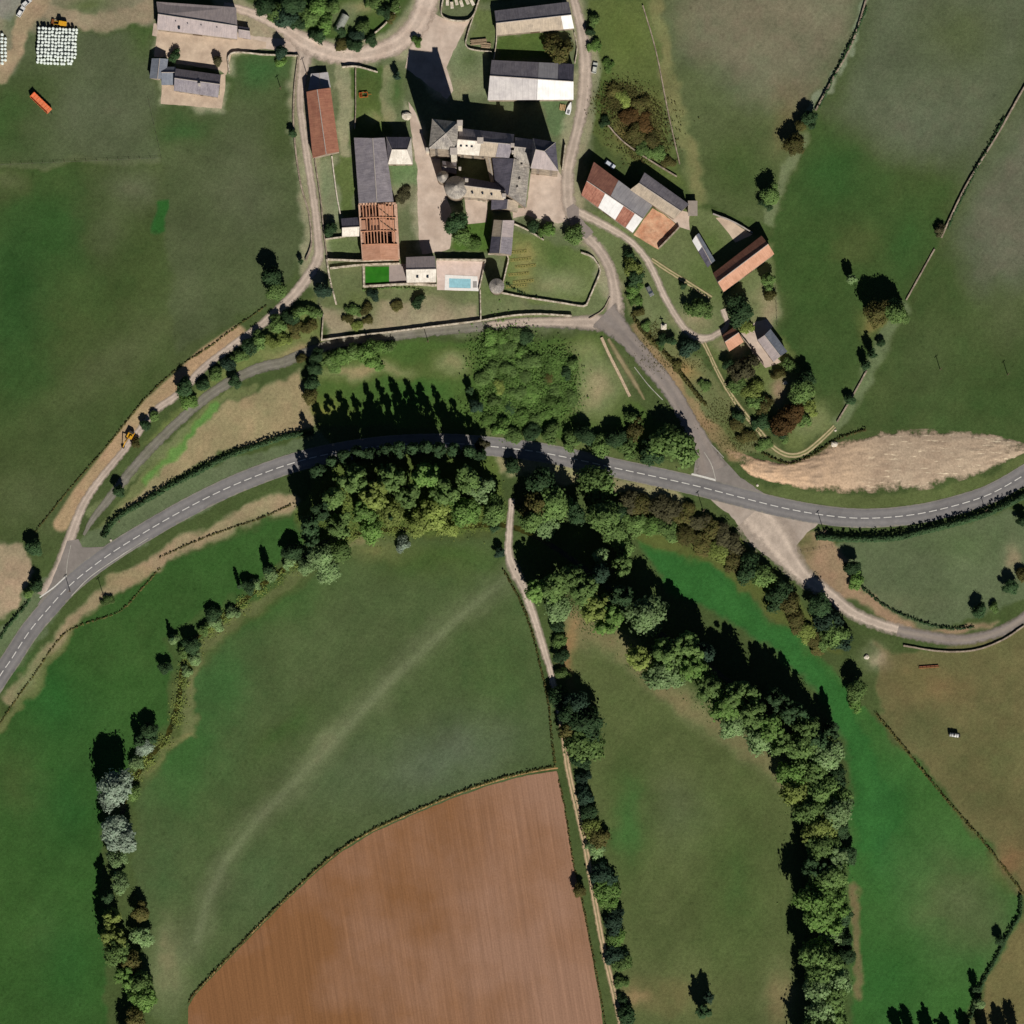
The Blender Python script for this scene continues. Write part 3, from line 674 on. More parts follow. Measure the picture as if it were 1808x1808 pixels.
# bare embankment -------------------------------------------------------------
def embankment():
    top = smooth([(1282,792),(1310,800),(1340,807),(1372,815),(1420,808),(1470,782),(1520,765),(1580,759),(1650,757),(1720,762),(1775,772),(1830,788)], 6)
    bot = smooth([(1282,798),(1305,822),(1330,842),(1380,855),(1440,868),(1500,872),(1560,870),(1630,866),(1700,848),(1760,826),(1800,804),(1830,792)], 6)
    n, m = 120, 26
    def at(q, t):
        i = min(int(t * (len(q) - 1)), len(q) - 2); f = t * (len(q) - 1) - i; return q[i] * (1 - f) + q[i + 1] * f
    vs, fs, uv = [], [], []
    from mathutils import noise as mn
    for i in range(n + 1):
        a, b = at(top, i / n), at(bot, i / n)
        for j in range(m + 1):
            u = j / m; p = a * (1 - u) + b * u
            e = min(1, 6 * min(u, 1 - u)); e2 = min(1, 8 * min(i / n, 1 - i / n))
            gully = abs(mn.noise(Vector((p[0] * 0.035, p[1] * 0.16, 3.1)))) + 0.5 * abs(mn.noise(Vector((p[0] * 0.09, p[1] * 0.35, 7.7))))
            z = 0.03 + e * e2 * (0.6 * math.sin(math.pi * u) + 0.55 * gully)
            vs.append(P(p[0], p[1], z)); uv.append((i / n, u))
            if i and j:
                k = i * (m + 1) + j; fs.append((k - m - 2, k - 1, k, k - m - 1))
    m_, t, b_, out = new_mat('bare_earth_bank')
    p = geo_pos(t); u = N(t, 'ShaderNodeUVMap').outputs[0]
    sep = N(t, 'ShaderNodeSeparateXYZ'); t.links.new(u, sep.inputs[0])
    c = mixc(t, ramp(t, sep.outputs[0], 0.1, 0.55, 0, 1), lin((206, 172, 138)), lin((168, 150, 128)))
    c = mixc(t, ramp(t, noise(t, p, 0.09, 5, 0.7), 0.45, 0.7, 0, 0.9), c, lin((150, 130, 110)))
    mp = N(t, 'ShaderNodeMapping'); mp.inputs['Scale'].default_value = (0.16, 1.1, 1); mp.inputs['Rotation'].default_value = (0, 0, 0.1); t.links.new(p, mp.inputs[0])
    c = mixc(t, ramp(t, noise(t, mp.outputs[0], 1.0, 5, 0.65), 0.60, 0.66, 0, 0.8), c, mixc(t, ramp(t, sep.outputs[0], .38, .55, 0, 1), c, lin((222, 206, 176))))
    c = mul(t, c, ramp(t, noise(t, p, 1.3, 4, 0.7), 0.25, 0.75, 0.7, 1.3))
    t.links.new(c, b_.inputs['Base Color']); b_.inputs['Roughness'].default_value = 1
    rim = math_n(t, 'MINIMUM', math_n(t, 'MULTIPLY', math_n(t, 'MINIMUM', sep.outputs[1], math_n(t, 'SUBTRACT', 1.0, sep.outputs[1])), 5.0), math_n(t, 'MULTIPLY', math_n(t, 'MINIMUM', sep.outputs[0], math_n(t, 'SUBTRACT', 1.0, sep.outputs[0])), 9.0))
    t.links.new(ramp(t, math_n(t, 'ADD', rim, ramp(t, noise(t, p, .13, 6, .7), .25, .75, -.8, .8)), .1, .6, 0, 1), b_.inputs['Alpha'])
    o = mesh_obj('embankment', vs, fs, m_, None, uv, True)
    if o.data.polygons[40].normal.z < 0: o.data.flip_normals()
    tag(o, 'bare eroded earth bank above the eastern bend of the main road', kind='structure')
embankment()

# stream ------------------------------------------------------------------------
def waterm():
    m, t, b, out = new_mat('stream_water')
    c = mixc(t, ramp(t, noise(t, geo_pos(t), 0.4, 4), 0.4, 0.6, 0, 1), lin((34, 40, 14)), lin((62, 60, 22)))
    t.links.new(c, b.inputs['Base Color']); b.inputs['Roughness'].default_value = 0.25; b.inputs['Specular IOR Level'].default_value = 0.4
    bump(t, b, noise(t, geo_pos(t), 3, 3), 0.2, 0.05); return m
WATER = waterm()
ribbon('stream', [(205,1560),(212,1470),(225,1400),(262,1340),(292,1305),(310,1260),(318,1210),(322,1180),(335,1140),(372,1105),(420,1068),(480,1020),(530,985),(570,960),(640,940),(720,934),(800,930),(890,928),(960,955),(1040,1010),(1100,1060),(1180,1130),(1270,1190),(1370,1270),(1420,1330),(1440,1420),(1448,1560),(1440,1700),(1440,1860)], 9, 0.02, WATER, 1.2, label='narrow dark stream hidden under its bankside trees')
# ================================================================== BUILDINGS
SLATE = roofm('slate', (156, 149, 153), 0.70, (138, 132, 138), 0.10, 1.4, 0.22)  # faint purple puts the tint of shaded north slopes into the colour
SLATE_D = roofm('dark_and_shaded_slate', (112, 108, 120), 0.68, (94, 92, 104), 0.10, 1.4, 0.25)  # dark covering; on north slopes it carries shade in its colour
LAUZE = roofm('stone_slab_roof', (178, 170, 158), 0.73, (142, 136, 130), 0.0, 1, 0.38)
TAN = roofm('tan_roof', (196, 180, 158), 0.73, (176, 162, 144), 0.08, 2.0, 0.18)
LILAC = roofm('lilac_roof', (190, 176, 172), 0.73, (176, 164, 162), 0.10, 1.6, 0.14)
GREYSHEET = roofm('grey_sheet', (188, 184, 184), 0.73, (174, 170, 172), 0.16, 2.2, 0.1)
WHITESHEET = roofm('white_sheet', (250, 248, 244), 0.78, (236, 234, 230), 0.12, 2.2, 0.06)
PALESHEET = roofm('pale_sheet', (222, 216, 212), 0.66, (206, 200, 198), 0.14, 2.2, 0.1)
LITLAUZE = roofm('sunlit_stone_roof', (240, 232, 218), 0.74, (214, 206, 192), 0.0, 1, 0.16)  # near white: sun glare on south slopes put into the colour
TERRA = roofm('terracotta', (192, 134, 108), 0.62, (178, 120, 98), 0.10, 0.9, 0.2)
TERRA_L = roofm('pale_and_sunlit_terracotta', (226, 172, 142), 0.62, (212, 158, 128), 0.10, 0.9, 0.14)  # paler copy of terracotta for sunlit slopes; own tone on the rafter barn
RUST = roofm('rusty_sheet', (166, 116, 98), 0.64, (146, 100, 86), 0.25, 1.2, 0.22)
RUSTSTRIPE = roofm('rust_striped_sheet', (196, 138, 116), 0.64, (168, 110, 92), 0.45, 1.1, 0.2)
BLUEROOF = roofm('blue_grey_roof', (150, 156, 166), 0.62, (134, 140, 152), 0.10, 1.6, 0.14)
RIDGE = surf('ridge_tile', (196, 186, 176), 0.7, 0.2, 1.5)
BRIGHT = surf('whitish_stone', (236, 226, 208), 0.75, 0.2, 2.0, (200, 188, 168), 0.8)  # whitish stone of chimneys, tombs, cross and boulders

def slab(name, quad, mat, parent, th=0.16):
    """thin roof plane; quad = eave1, eave2, ridge2, ridge1 (world); last two may coincide"""
    a, b, c, d = [Vector(p) for p in quad]
    tri = (c - d).length < 1e-4
    pts = [a, b, c] if tri else [a, b, c, d]
    n = (b - a).cross((c - a)).normalized()
    if n.z < 0: n = -n
    ax = (b - a).normalized(); dn = n.cross(ax)
    uv0 = [((p - a).dot(ax), (p - a).dot(dn)) for p in pts]
    lo = [p - n * th for p in pts]; k = len(pts)
    vs = pts + lo; uv = uv0 + uv0
    fs = [tuple(range(k)), tuple(range(2 * k - 1, k - 1, -1))] + [(i, i + k, (i + 1) % k + k, (i + 1) % k) for i in range(k)]
    o = mesh_obj(name, [p - ORG for p in vs], fs, mat, parent, uv)
    if o.data.polygons[0].normal.z < 0: o.data.flip_normals()
    return o

ORG = Vector((0, 0, 0))
def start(name, label, cat, pts, group=None):
    global ORG
    q = [P(x, y, 0) for x, y in pts]
    ORG = sum(q, Vector()) / len(q); ORG.z = 0
    return tag(empty(name, ORG), label, cat, group)

def openings(root, a, b, ctr, he, kind):
    """windows and a door on the wall under eave a-b (world points)"""
    if not kind: return
    a = Vector((a.x, a.y, 0)); b = Vector((b.x, b.y, 0)); d = b - a; L = d.length; d.normalize()
    n = Vector((-d.y, d.x, 0)); c = Vector((ctr.x, ctr.y, 0))
    if n.dot((a + b) / 2 - c) < 0: n = -n
    def put(nm, s, z0, w_, h, mat, th=0.06):
        p = a + d * s - ORG; m = MB(); q = []
        for o_ in (-0.05, th):
            for x, z in ((-w_/2, z0), (w_/2, z0), (w_/2, z0 + h), (-w_/2, z0 + h)):
                e = p + d * x + n * o_; q.append((e.x, e.y, z))
        m.add(q, [(0,1,2,3),(7,6,5,4),(0,4,5,1),(1,5,6,2),(2,6,7,3),(3,7,4,0)])
        return m.build(nm, mat, root)
    if kind == 'barn':
        put('door', L / 2, 0.0, min(3.6, L * 0.4), min(3.2, he * 0.8), WOOD()); return
    k = max(2, int(L / 3.6)); 
    for st in range(max(1, int(he / 3.0))):
        for i in range(k):
            s = L * (i + 0.5) / k
            if st == 0 and i == k // 2: put('door', s, 0.0, 1.1, 2.1, WOOD())
            else:
                w1 = put('window', s, 0.9 + st * 2.9, 1.0, 1.3, GLASS())

def inset(poly, dist):
    c = sum(poly, Vector()) / len(poly); out = []
    for p in poly:
        v = p - c; L = math.hypot(v.x, v.y); out.append(Vector((p.x - v.x / L * dist * 1.3, p.y - v.y / L * dist * 1.3, p.z)))
    return out

def gable_parts(root, A, R, B, he, hr, mA, mB=None, segA=None, segB=None, wallm=None, kind='house', base=0.0, he2=None):
    """A, R, B = px pairs: one eave, the ridge, the other eave (index 0 and 1 the same gable end)"""
    wallm = wallm or WALL_STONE(); mB = mB or mA; he2 = he if he2 is None else he2
    a = [P(*p, he) for p in A]; r = [P(*p, hr) for p in R]; b = [P(*p, he2) for p in B]
    for e, m, seg in ((a, mA, segA), (b, mB, segB)):
        if seg:
            for t0, t1, sm in seg:
                f = lambda q, t: q[0] + (q[1] - q[0]) * t
                slab('roof_section', (f(e, t0), f(e, t1 - 0.003), f(r, t1 - 0.003), f(r, t0)), sm, root)
        else:
            slab('roof_slope', (e[0], e[1], r[1], r[0]), m, root)
    mb = MB(); p0, p1 = r[0] - ORG + Vector((0,0,.06)), r[1] - ORG + Vector((0,0,.06)); mb.tube(p0, p1, 0.16, 0.16, 6)
    mb.build('ridge_cap', RIDGE, root)
    # walls: a pentagon prism a little inside the eaves
    ctr = sum(a + b, Vector()) / 4
    ia = inset([a[0], a[1], b[1], b[0]], 0.3)
    e0, e1, f1, f0 = ia
    k = 0.97; r0 = r[0] * k + ctr * (1 - k); r1 = r[1] * k + ctr * (1 - k)
    zt = 0.22
    top = [(e0.x, e0.y, he - zt), (e1.x, e1.y, he - zt), (r1.x, r1.y, hr - zt - .1), (f1.x, f1.y, he2 - zt), (f0.x, f0.y, he2 - zt), (r0.x, r0.y, hr - zt - .1)]
    bot = [(e0.x, e0.y, base), (e1.x, e1.y, base), (r1.x, r1.y, base), (f1.x, f1.y, base), (f0.x, f0.y, base), (r0.x, r0.y, base)]
    vs = [Vector(p) - ORG for p in top + bot]
    fs = [(0,1,2,5),(5,2,3,4)] + [(i, (i + 1) % 6, (i + 1) % 6 + 6, i + 6) for i in range(6)]
    mesh_obj('wall', vs, fs, wallm, root)
    if kind:
        openings(root, e0, e1, ctr, he, kind); openings(root, f0, f1, ctr, he2, kind)
    return r

def chimney(root, px, py, z0, z1, s=0.9, mat=None):
    p = P(px, py, z1) - ORG
    c = box('chimney', p.x - s/2, p.x + s/2, p.y - s/2, p.y + s/2, z0, z1, mat or BRIGHT, root)
    box('chimney_cap', p.x - s*.62, p.x + s*.62, p.y - s*.62, p.y + s*.62, z1 + .002, z1 + .14, RIDGE, c)
    return c

def skylight(root, px, py, z, w_=0.8, h=1.1, mat=None):
    p = P(px, py, z) - ORG
    return box('roof_window', p.x - w_/2, p.x + w_/2, p.y - h/2, p.y + h/2, z - .5, z, mat or GLASS(), root)

def gable(name, label, cat, A, R, B, he, hr, mA, chim=(), sky_=(), group=None, **kw):
    root = start(name, label, cat, list(A) + list(B), group)
    gable_parts(root, A, R, B, he, hr, mA, **kw)
    for x, y, *s in chim: chimney(root, x, y, he, hr + 0.9, *(s or [0.9]))
    for x, y in sky_: skylight(root, x, y, (he + hr) / 2 + .35)
    return root

def hip_parts(root, E, R, he, hr, mats, wallm=None, kind='house'):
    """E = four eave corners in order NW, NE, SE, SW; R = ridge west, east (may be one point)"""
    e = [P(*p, he) for p in E]; r = [P(*R[0], hr), P(*R[-1], hr)]
    mn_, me_, ms_, mw_ = mats
    slab('roof_slope', (e[0], e[1], r[1], r[0]), mn_, root); slab('roof_slope', (e[3], e[2], r[1], r[0]), ms_, root)
    slab('roof_slope', (e[1], e[2], r[1], r[1]), me_, root); slab('roof_slope', (e[3], e[0], r[0], r[0]), mw_, root)
    mb = MB()
    for p, q in ((e[0], r[0]), (e[3], r[0]), (e[1], r[1]), (e[2], r[1])) + (((r[0], r[1]),) if len(R) > 1 else ()):
        mb.tube(p - ORG + Vector((0,0,.04)), q - ORG + Vector((0,0,.04)), 0.13, 0.13, 5)
    mb.build('ridge_cap', RIDGE, root)
    i = inset(e, 0.3); ctr = sum(e, Vector()) / 4
    vs = [Vector((p.x, p.y, he - .25)) - ORG for p in i] + [Vector((p.x, p.y, 0)) - ORG for p in i]
    mesh_obj('wall', vs, [(0,1,2,3)] + [(k, (k+1) % 4, (k+1) % 4 + 4, k + 4) for k in range(4)], wallm or WALL_STONE(), root)
    for k in range(4): openings(root, i[k], i[(k+1) % 4], ctr, he, kind if k in (0, 2) else None)

def cone_tower(root, px, py, r, he, hr, mat, n=24, nm='turret'):
    c = P(px, py, he) - ORG; mb = MB()
    mb.tube((c.x, c.y, 0), (c.x, c.y, he), r * .93, r * .93, n)
    t = mb.build(nm, WALL_STONE(), root, True)
    cc = P(px, py, he) - ORG; vs, fs, uv = [], [], []
    for i in range(n):
        a0 = 2 * math.pi * i / n; a1 = 2 * math.pi * (i + 1) / n; k = len(vs)
        vs += [(cc.x + r * math.cos(a0), cc.y + r * math.sin(a0), he - .1), (cc.x + r * math.cos(a1), cc.y + r * math.sin(a1), he - .1), (cc.x, cc.y, hr)]
        uv += [(a0 * r, 0), (a1 * r, 0), ((a0 + a1) / 2 * r, hr - he)]; fs.append((k, k + 1, k + 2))
    mesh_obj('cone_roof', vs, fs, mat, t, uv)
    m2 = MB(); m2.tube((cc.x, cc.y, hr - .1), (cc.x, cc.y, hr + .7), .08, .03, 6); m2.build('finial', RIDGE, t)
    return t

# ---- upper (north-west) farm
r = gable('barn', 'long barn with plain lilac grey roof above the beige farmyard', 'barn',
      [(276,3),(417,13)], [(279,25),(419,46)], [(277,52),(419,69)], 4.2, 7.2, LILAC, kind='barn', sky_=[(316,49)])
for x, y in ((310,37),(331,41),(355,44),(383,48)):
    p = P(x, y, 6.6) - ORG; m = MB(); m.cyl(p.x, p.y, 6.0, 6.8, .22, 8); m.build('roof_vent', SLATE_D, r)
gable('shed', 'small dark lean-to shed at the end of the long lilac barn', 'shed', [(421,46),(441,49)], [(421,52),(441,55)], [(421,66),(443,70)], 2.4, 3.2, SLATE_D, mB=LILAC, kind='barn')
r = gable('farmhouse', 'slate roofed farmhouse beside the pale paved terrace', 'house', [(310,121),(390,132)], [(308,138),(388,149)], [(307,160),(385,172)], 3.8, 6.6, SLATE, chim=[(352,149,.8)])
gable_parts(r, [(285,118),(310,118)], [(285,128),(312,128)], [(285,150),(309,150)], 3.0, 4.6, BLUEROOF)
gable('annex', 'blue grey roofed annex at the west end of the farmhouse', 'house', [(268,103),(264,138)], [(282,103),(278,139)], [(297,104),(292,139)], 3.2, 4.8, BLUEROOF, kind='barn')

# ---- red barn on the lane with its low grey lean-to
gable('barn', 'long red tiled barn beside the lane west of the chateau', 'barn', [(541,162),(552,279)], [(560,158),(576,272)], [(583.5,155),(599,268)], 5.6, 8.4, TERRA, kind='barn')
gable('shed', 'low grey roofed lean-to against the north end of the red barn', 'shed', [(549,130),(544,159)], [(564,129),(565,157)], [(579,127),(584,154)], 2.6, 3.0, GREYSHEET, kind='barn')
# ---- grey range with bright lean-to
gable('outbuilding', 'long plain grey roofed range west of the chateau drive', 'barn', [(625,243),(633.5,359)], [(658,244),(665.5,357)], [(679,243),(695,356)], 6.0, 9.4, SLATE, kind='barn')
start_r = start('outbuilding', 'hipped outbuilding with sun glare coloured into its south roof beside the grey range', 'house', [(682,242),(726,242),(728,290),(685,290)])
hip_parts(start_r, [(682,242),(726,242),(729,290),(685,290)], [(692,264),(719,264)], 6.0, 8.8, (SLATE_D, LITLAUZE, LITLAUZE, SLATE), kind='house')  # shade coloured into the north slope, sun glare into the south one
# ---- barn being re-roofed, bare rafters
def ruin():
    root = start('barn', 'barn stripped to bare rafters with a pink tiled south end', 'barn', [(634,359),(700,358),(703,456),(641,456)])
    W = surf('pink_masonry', (224, 186, 160), 0.75, 0.2, 1.5, (200, 160, 136), 0.4)
    he = 5.2; E = [P(634,360,he), P(698,359,he), P(703,456,he), P(641,457,he)]
    for i in range(4):
        a, b = E[i], E[(i + 1) % 4]; d = (b - a); m = MB()
        m.obox(((a + b) / 2 - ORG), d, d.length + (0.3 if i % 2 == 0 else -0.4), 0.7 if i != 1 else 1.2, 0, he); m.build('wall', W, root)
    mesh_obj('floor', [(p.x - ORG.x, p.y - ORG.y, 2.6) for p in E], [(0, 3, 2, 1)], surf('rubble_floor', (104, 70, 56), 0.7, 0.35, 1.2, (70, 48, 44), 0.3), root)
    f = lambda u, v, z: (E[0] * (1-u) * (1-v) + E[1] * u * (1-v) + E[2] * u * v + E[3] * (1-u) * v) * 1.0 + Vector((0, 0, z - he))
    RW = surf('rafter_wood', (216, 158, 124), 0.7, 0.2, 2)
    n = 11
    for i in range(1, n):
        u = i / n + random.uniform(-.006, .006); z = he + 2.0 * (1 - abs(2 * u - 1)) + .1
        for v0, v1 in ((0.02, 0.26), (0.27, 0.50), (0.51, 0.735)):
            if random.random() < 0.1: continue
            m = MB(); m.tube(f(u, v0, z) - ORG, f(u + random.uniform(-.008,.008), v1, z + random.uniform(-.05,.05)) - ORG, .26, .26, 4); m.build('rafter', RW, root)
    for v in (0.26, 0.505, 0.745):
        for u0, u1 in ((0.0, 0.5), (0.5, 1.0)):
            m = MB(); z = lambda u: he + 2.0 * (1 - abs(2*u - 1)) + .32
            m.tube(f(u0, v, z(u0)) - ORG, f(u1, v, z(u1)) - ORG, .2, .2, 5); m.build('truss', RW, root)
    for (u0, v0, u1, v1) in ((0.55, 0.1, 0.92, 0.3), (0.55, 0.32, 0.95, 0.52)):
        m = MB(); m.tube(f(u0, v0, he + 1.9) - ORG, f(u1, v1, he + .6) - ORG, .16, .16, 5); m.build('brace', WOOD(), root)
    for u0, u1, v0, v1 in ((.52,.70,.03,.25),(.72,.93,.05,.25),(.55,.72,.28,.49),(.74,.94,.30,.50),(.30,.50,.30,.40),(.86,.95,.52,.70),(.03,.14,.30,.52),(.03,.10,.54,.72)):
        zz = lambda u: he + 2.0 * (1 - abs(2 * u - 1)) - .02
        slab('roof_boarding', (f(u0, v0, zz(u0)), f(u0, v1, zz(u0)), f(u1, v1, zz(u1)), f(u1, v0, zz(u1))), TERRA_L, root, .06)
    sA = [f(0.0, 0.755, he + .15), f(0.0, 1.03, he + .15)]; sR = [f(.5, .755, he + 2.1), f(.5, 1.03, he + 2.1)]; sB = [f(1.0, .755, he + .15), f(1.0, 1.03, he + .15)]
    slab('roof_slope', (sA[0], sA[1], sR[1], sR[0]), TERRA_L, root); slab('roof_slope', (sB[0], sB[1], sR[1], sR[0]), TERRA_L, root)
ruin()
gable('cottage', 'small stone outhouse with one roof slope coloured sunlit white beside the bare rafters', 'house', [(602,386),(640,383)], [(604,402),(641,400)], [(604,418),(640,417)], 3.0, 4.8, SLATE_D, mB=LITLAUZE)  # shaded slope coloured dark, sunlit slope coloured near white
# ---- pool house
gable('house', 'two storey house with south roof coloured sunlit white beside the pool terrace', 'house', [(717,454),(768,452)], [(717,476),(770,475)], [(718,499),(770,498)], 6.2, 8.8, LILAC, mB=LITLAUZE, sky_=[(737,488),(755,488)])  # sun glare on the south slope is put into its colour
def wallrun(name, label, pts, h, wd=0.6, mat=None, px_w=None, cat='wall', group=None, z0=0.0):
    """a masonry wall along photo points, uneven top, one thing"""
    global ORG
    q = smooth([(x, y) for x, y in pts], 6) if len(pts) > 2 else [np.array(p, float) for p in pts]
    if len(q) == 2:
        n = max(2, int(np.linalg.norm(q[1] - q[0]) / 8)); q = [q[0] + (q[1] - q[0]) * i / n for i in range(n + 1)]
    root = start(name, label, cat, [tuple(p[:2]) for p in q], group)
    vs, fs = [], []
    for i, c in enumerate(q):
        a = q[max(0, i-1)]; b = q[min(len(q)-1, i+1)]
        pa, pb, pc = P(a[0], a[1]), P(b[0], b[1]), P(c[0], c[1]); d = (pb - pa); d.z = 0; d.normalize(); nn = Vector((-d.y, d.x, 0))
        hh = h + random.uniform(-.09, .09) * min(h, 2); ww = wd / 2
        p = pc - ORG
        for s, z in ((-1, z0), (-.85, hh), (.85, hh + .03), (1, z0)):
            e = p + nn * (s * ww + random.uniform(-.04, .04)); vs.append((e.x, e.y, z))
        if i:
            o = (i - 1) * 4
            for k in range(3): fs.append((o + k, o + k + 1, o + 5 + k, o + 4 + k))
    k = len(vs) - 4; fs += [(0, 1, 2, 3), (k + 3, k + 2, k + 1, k)]
    o = mesh_obj('masonry', vs, fs, mat or WALL_STONE(), root)
    bm = bmesh.new(); bm.from_mesh(o.data); bmesh.ops.recalc_face_normals(bm, faces=bm.faces); bm.to_mesh(o.data); bm.free()
    return root
SP = STONE_PALE()
wallrun('terrace_wall', 'tall wall backing the pool terrace on its courtyard side', [(771,459),(858,460)], 2.6, 0.6, SP)
wallrun('terrace_wall', 'short wall closing the pool terrace towards the dovecote', [(857,462),(846,512)], 1.2, 0.5, SP)
wallrun('garden_wall', 'tall pale wall between the rafter barn and the clipped lawn', [(579,459),(640,461),(704,459)], 2.6, 0.6, SP)
wallrun('garden_wall', 'pale wall along the north edge of the clipped lawn', [(583,474),(640,468),(706,466)], 1.2, 0.7, SP)
wallrun('garden_wall', 'low pale wall on the left side of the clipped lawn', [(642,468),(643,507)], 1.1, 0.9, SP)
wallrun('garden_wall', 'low pale wall below the clipped lawn and the white roofed house', [(642,506),(716,502),(771,504)], 0.9, 0.9, SP)
wallrun('garden_wall', 'crumbling wall down the west side of the lower yard', [(577,458),(582,490),(588,515),(594,538)], 1.6, 0.7, SP)
wallrun('garden_wall', 'pale wall below the white roofed outhouse', [(575,423),(610,418)], 1.4, 0.5, SP)
wallrun('garden_wall', 'wall between lane and small garden below the red barn', [(556,282),(566,350),(573,420),(578,456)], 1.5, 0.45)
wallrun('garden_wall', 'straight white topped wall running south from the red barn', [(586,276),(594,340),(601,378)], 1.2, 0.5, BRIGHT)
def pool():
    root = start('swimming_pool', 'small turquoise swimming pool with white surround', 'pool', [(786,486),(845,514)])
    q = lambda x, y, z: P(x, y, 0) - ORG + Vector((0, 0, z))
    W = surf('pool_coping', (238, 234, 228), 0.85, 0.1, 1.0)
    o_ = [(786,485),(843,488),(845,514),(785,512)]; i_ = [(793,491.5),(831,492.5),(831,509),(793,508)]
    vs = [q(*p, .12) for p in o_] + [q(*p, .12) for p in i_] + [q(*p, .0) for p in o_]
    fs = [(k, (k+1) % 4, (k+1) % 4 + 4, k + 4) for k in range(4)] + [((k+1) % 4, k, k + 8, (k+1) % 4 + 8) for k in range(4)]
    c = mesh_obj('coping', vs, fs, W, root)
    bm = bmesh.new(); bm.from_mesh(c.data); bmesh.ops.recalc_face_normals(bm, faces=bm.faces); bm.to_mesh(c.data); bm.free()
    if c.data.polygons[0].normal.z < 0: c.data.flip_normals()
    m, t, b, out = new_mat('pool_water')
    t.links.new(mul(t, lin((142, 188, 198)), ramp(t, noise(t, geo_pos(t), .7, 3), .3, .7, .85, 1.15)), b.inputs['Base Color'])
    b.inputs['Roughness'].default_value = .15; b.inputs['Specular IOR Level'].default_value = .4
    mesh_obj('water', [q(*p, .06) for p in i_], [(3, 2, 1, 0)], m, root)
    for f in [bpy.data.objects[root.children[-1].name].data]:
        if f.polygons[0].normal.z < 0: f.flip_normals()
    s = box('steps', *(lambda a, b: (a.x, b.x, b.y, a.y))(q(835,497,0), q(842,508,0)), 0.125, 0.2, surf('pool_grate', (160, 156, 152), .8, .3, 4), root)
pool()

# ---- chateau (one building: wings, towers, turrets, chimneys)
def chateau():
    root = start('chateau', 'rambling stone chateau with steep pyramid roofed tower and round turrets', 'castle', [(760,215),(985,250),(930,365),(790,350)])
    WS = WALL_STONE()
    # great square tower
    hip_parts(root, [(763,210),(810,215),(806,265),(757,262)], [(787,236)], 27.0, 31.5, (LAUZE, LAUZE, LAUZE, LAUZE), kind='house')
    for x, y, s in ((812,217,1.7),(801,267,2.2)): chimney(root, x, y, 0, 28.2, s)
    chimney(root, 755, 264, 0, 7, 1.2)
    # north wing, three colours of covering
    gable_parts(root, [(812,226),(908,237)], [(808,246),(906,255)], [(806,272),(899,279)], 11.0, 14.6, SLATE, segB=[(0, .43, LITLAUZE), (.43, .74, TAN), (.74, 1, SLATE)], kind='house')
    for x, y in ((814,257),(824,257),(833,258)): skylight(root, x, y, 13.5, .8, .8)
    chimney(root, 848, 248, 10, 16.6, 1.9); chimney(root, 905, 256, 9, 16.0, 1.1); chimney(root, 906, 268, 8, 14.6, .9)
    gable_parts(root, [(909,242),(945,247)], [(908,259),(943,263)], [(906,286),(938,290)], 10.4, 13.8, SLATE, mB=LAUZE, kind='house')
    # east pavilion
    hip_parts(root, [(941,244),(981,251),(986,302),(937,297)], [(946,264),(961,267)], 19.0, 22.8, (SLATE_D, SLATE_D, LILAC, SLATE), kind='house')
    # east wing
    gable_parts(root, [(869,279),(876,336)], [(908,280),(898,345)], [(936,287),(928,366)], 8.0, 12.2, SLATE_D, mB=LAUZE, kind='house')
    for x, y in ((922,292),(914,332),(918,318)): chimney(root, x, y, 8.5, 11.2, .6)
    # gallery inside the court and west wing
    gable_parts(root, [(856,276),(866,322)], [(862,276),(872,321)], [(869,277),(878,320)], 5.0, 6.2, TAN, kind=None)
    gable_parts(root, [(781,284),(806,287)], [(780,294),(806,297)], [(780,304),(806,307)], 6.0, 7.4, SLATE, kind=None)
    # south wing
    gable_parts(root, [(818,312),(892,326)], [(815,327),(892,337)], [(818,348),(890,353)], 8.0, 11.6, SLATE_D, mB=TAN, kind='house')  # dark north slope has its shade put into the colour
    for x, y in ((834,340),(852,341),(868,343)): skylight(root, x, y, 10.9, .7, .8)
    chimney(root, 824, 318, 8, 12.6, 1.0); chimney(root, 890, 345, 8, 13, 1.2); chimney(root, 812, 297, 5, 10.5, .8)
    # round towers
    cone_tower(root, 805, 331, 4.4, 10.0, 16.2, LAUZE, 40)
    cone_tower(root, 782, 312, 2.3, 9.0, 14.0, LAUZE, 24)
    # low porch by the gate
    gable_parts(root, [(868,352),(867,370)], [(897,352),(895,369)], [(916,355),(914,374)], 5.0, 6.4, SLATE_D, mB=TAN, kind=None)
    # terrace balustrade
    m = MB(); a = P(834,352) - ORG; b = P(858,357) - ORG; m.obox((a + b) / 2, b - a, (b - a).length, .4, 0, 1.0); m.build('balustrade', SP, root)
chateau()
r = gable('gatehouse', 'tall gatehouse with patchwork grey and pink slate roof', 'house', [(872,388),(864,447)], [(888,389),(882,447)], [(908,389),(903,450)], 6.6, 9.8, SLATE, segA=[(0, .5, TAN), (.5, 1, SLATE_D)], segB=[(0, .5, LILAC), (.5, 1, SLATE)], kind='house')
wallrun('garden_wall', 'pale wall turning the corner below the gatehouse', [(862,449),(896,452),(893,480),(888,500)], 1.8, .5, SP)
def dovecote():
    root = start('dovecote', 'round stone dovecote at the corner of the vegetable garden', 'tower', [(877,508)])
    cone_tower(root, 877, 505, 2.9, 8.0, 9.6, LAUZE, nm='drum'); return root
dovecote()
wallrun('garden_wall', 'long pale wall closing the vegetable garden on its south side', [(884,517),(920,524),(985,534),(1030,541),(1037,538)], 1.1, .6, SP)
wallrun('garden_wall', 'wall beside the lane on the east side of the vegetable garden', [(1036,538),(1050,505),(1060,478),(1052,462),(1044,453),(1026,446)], 1.1, .6, SP)
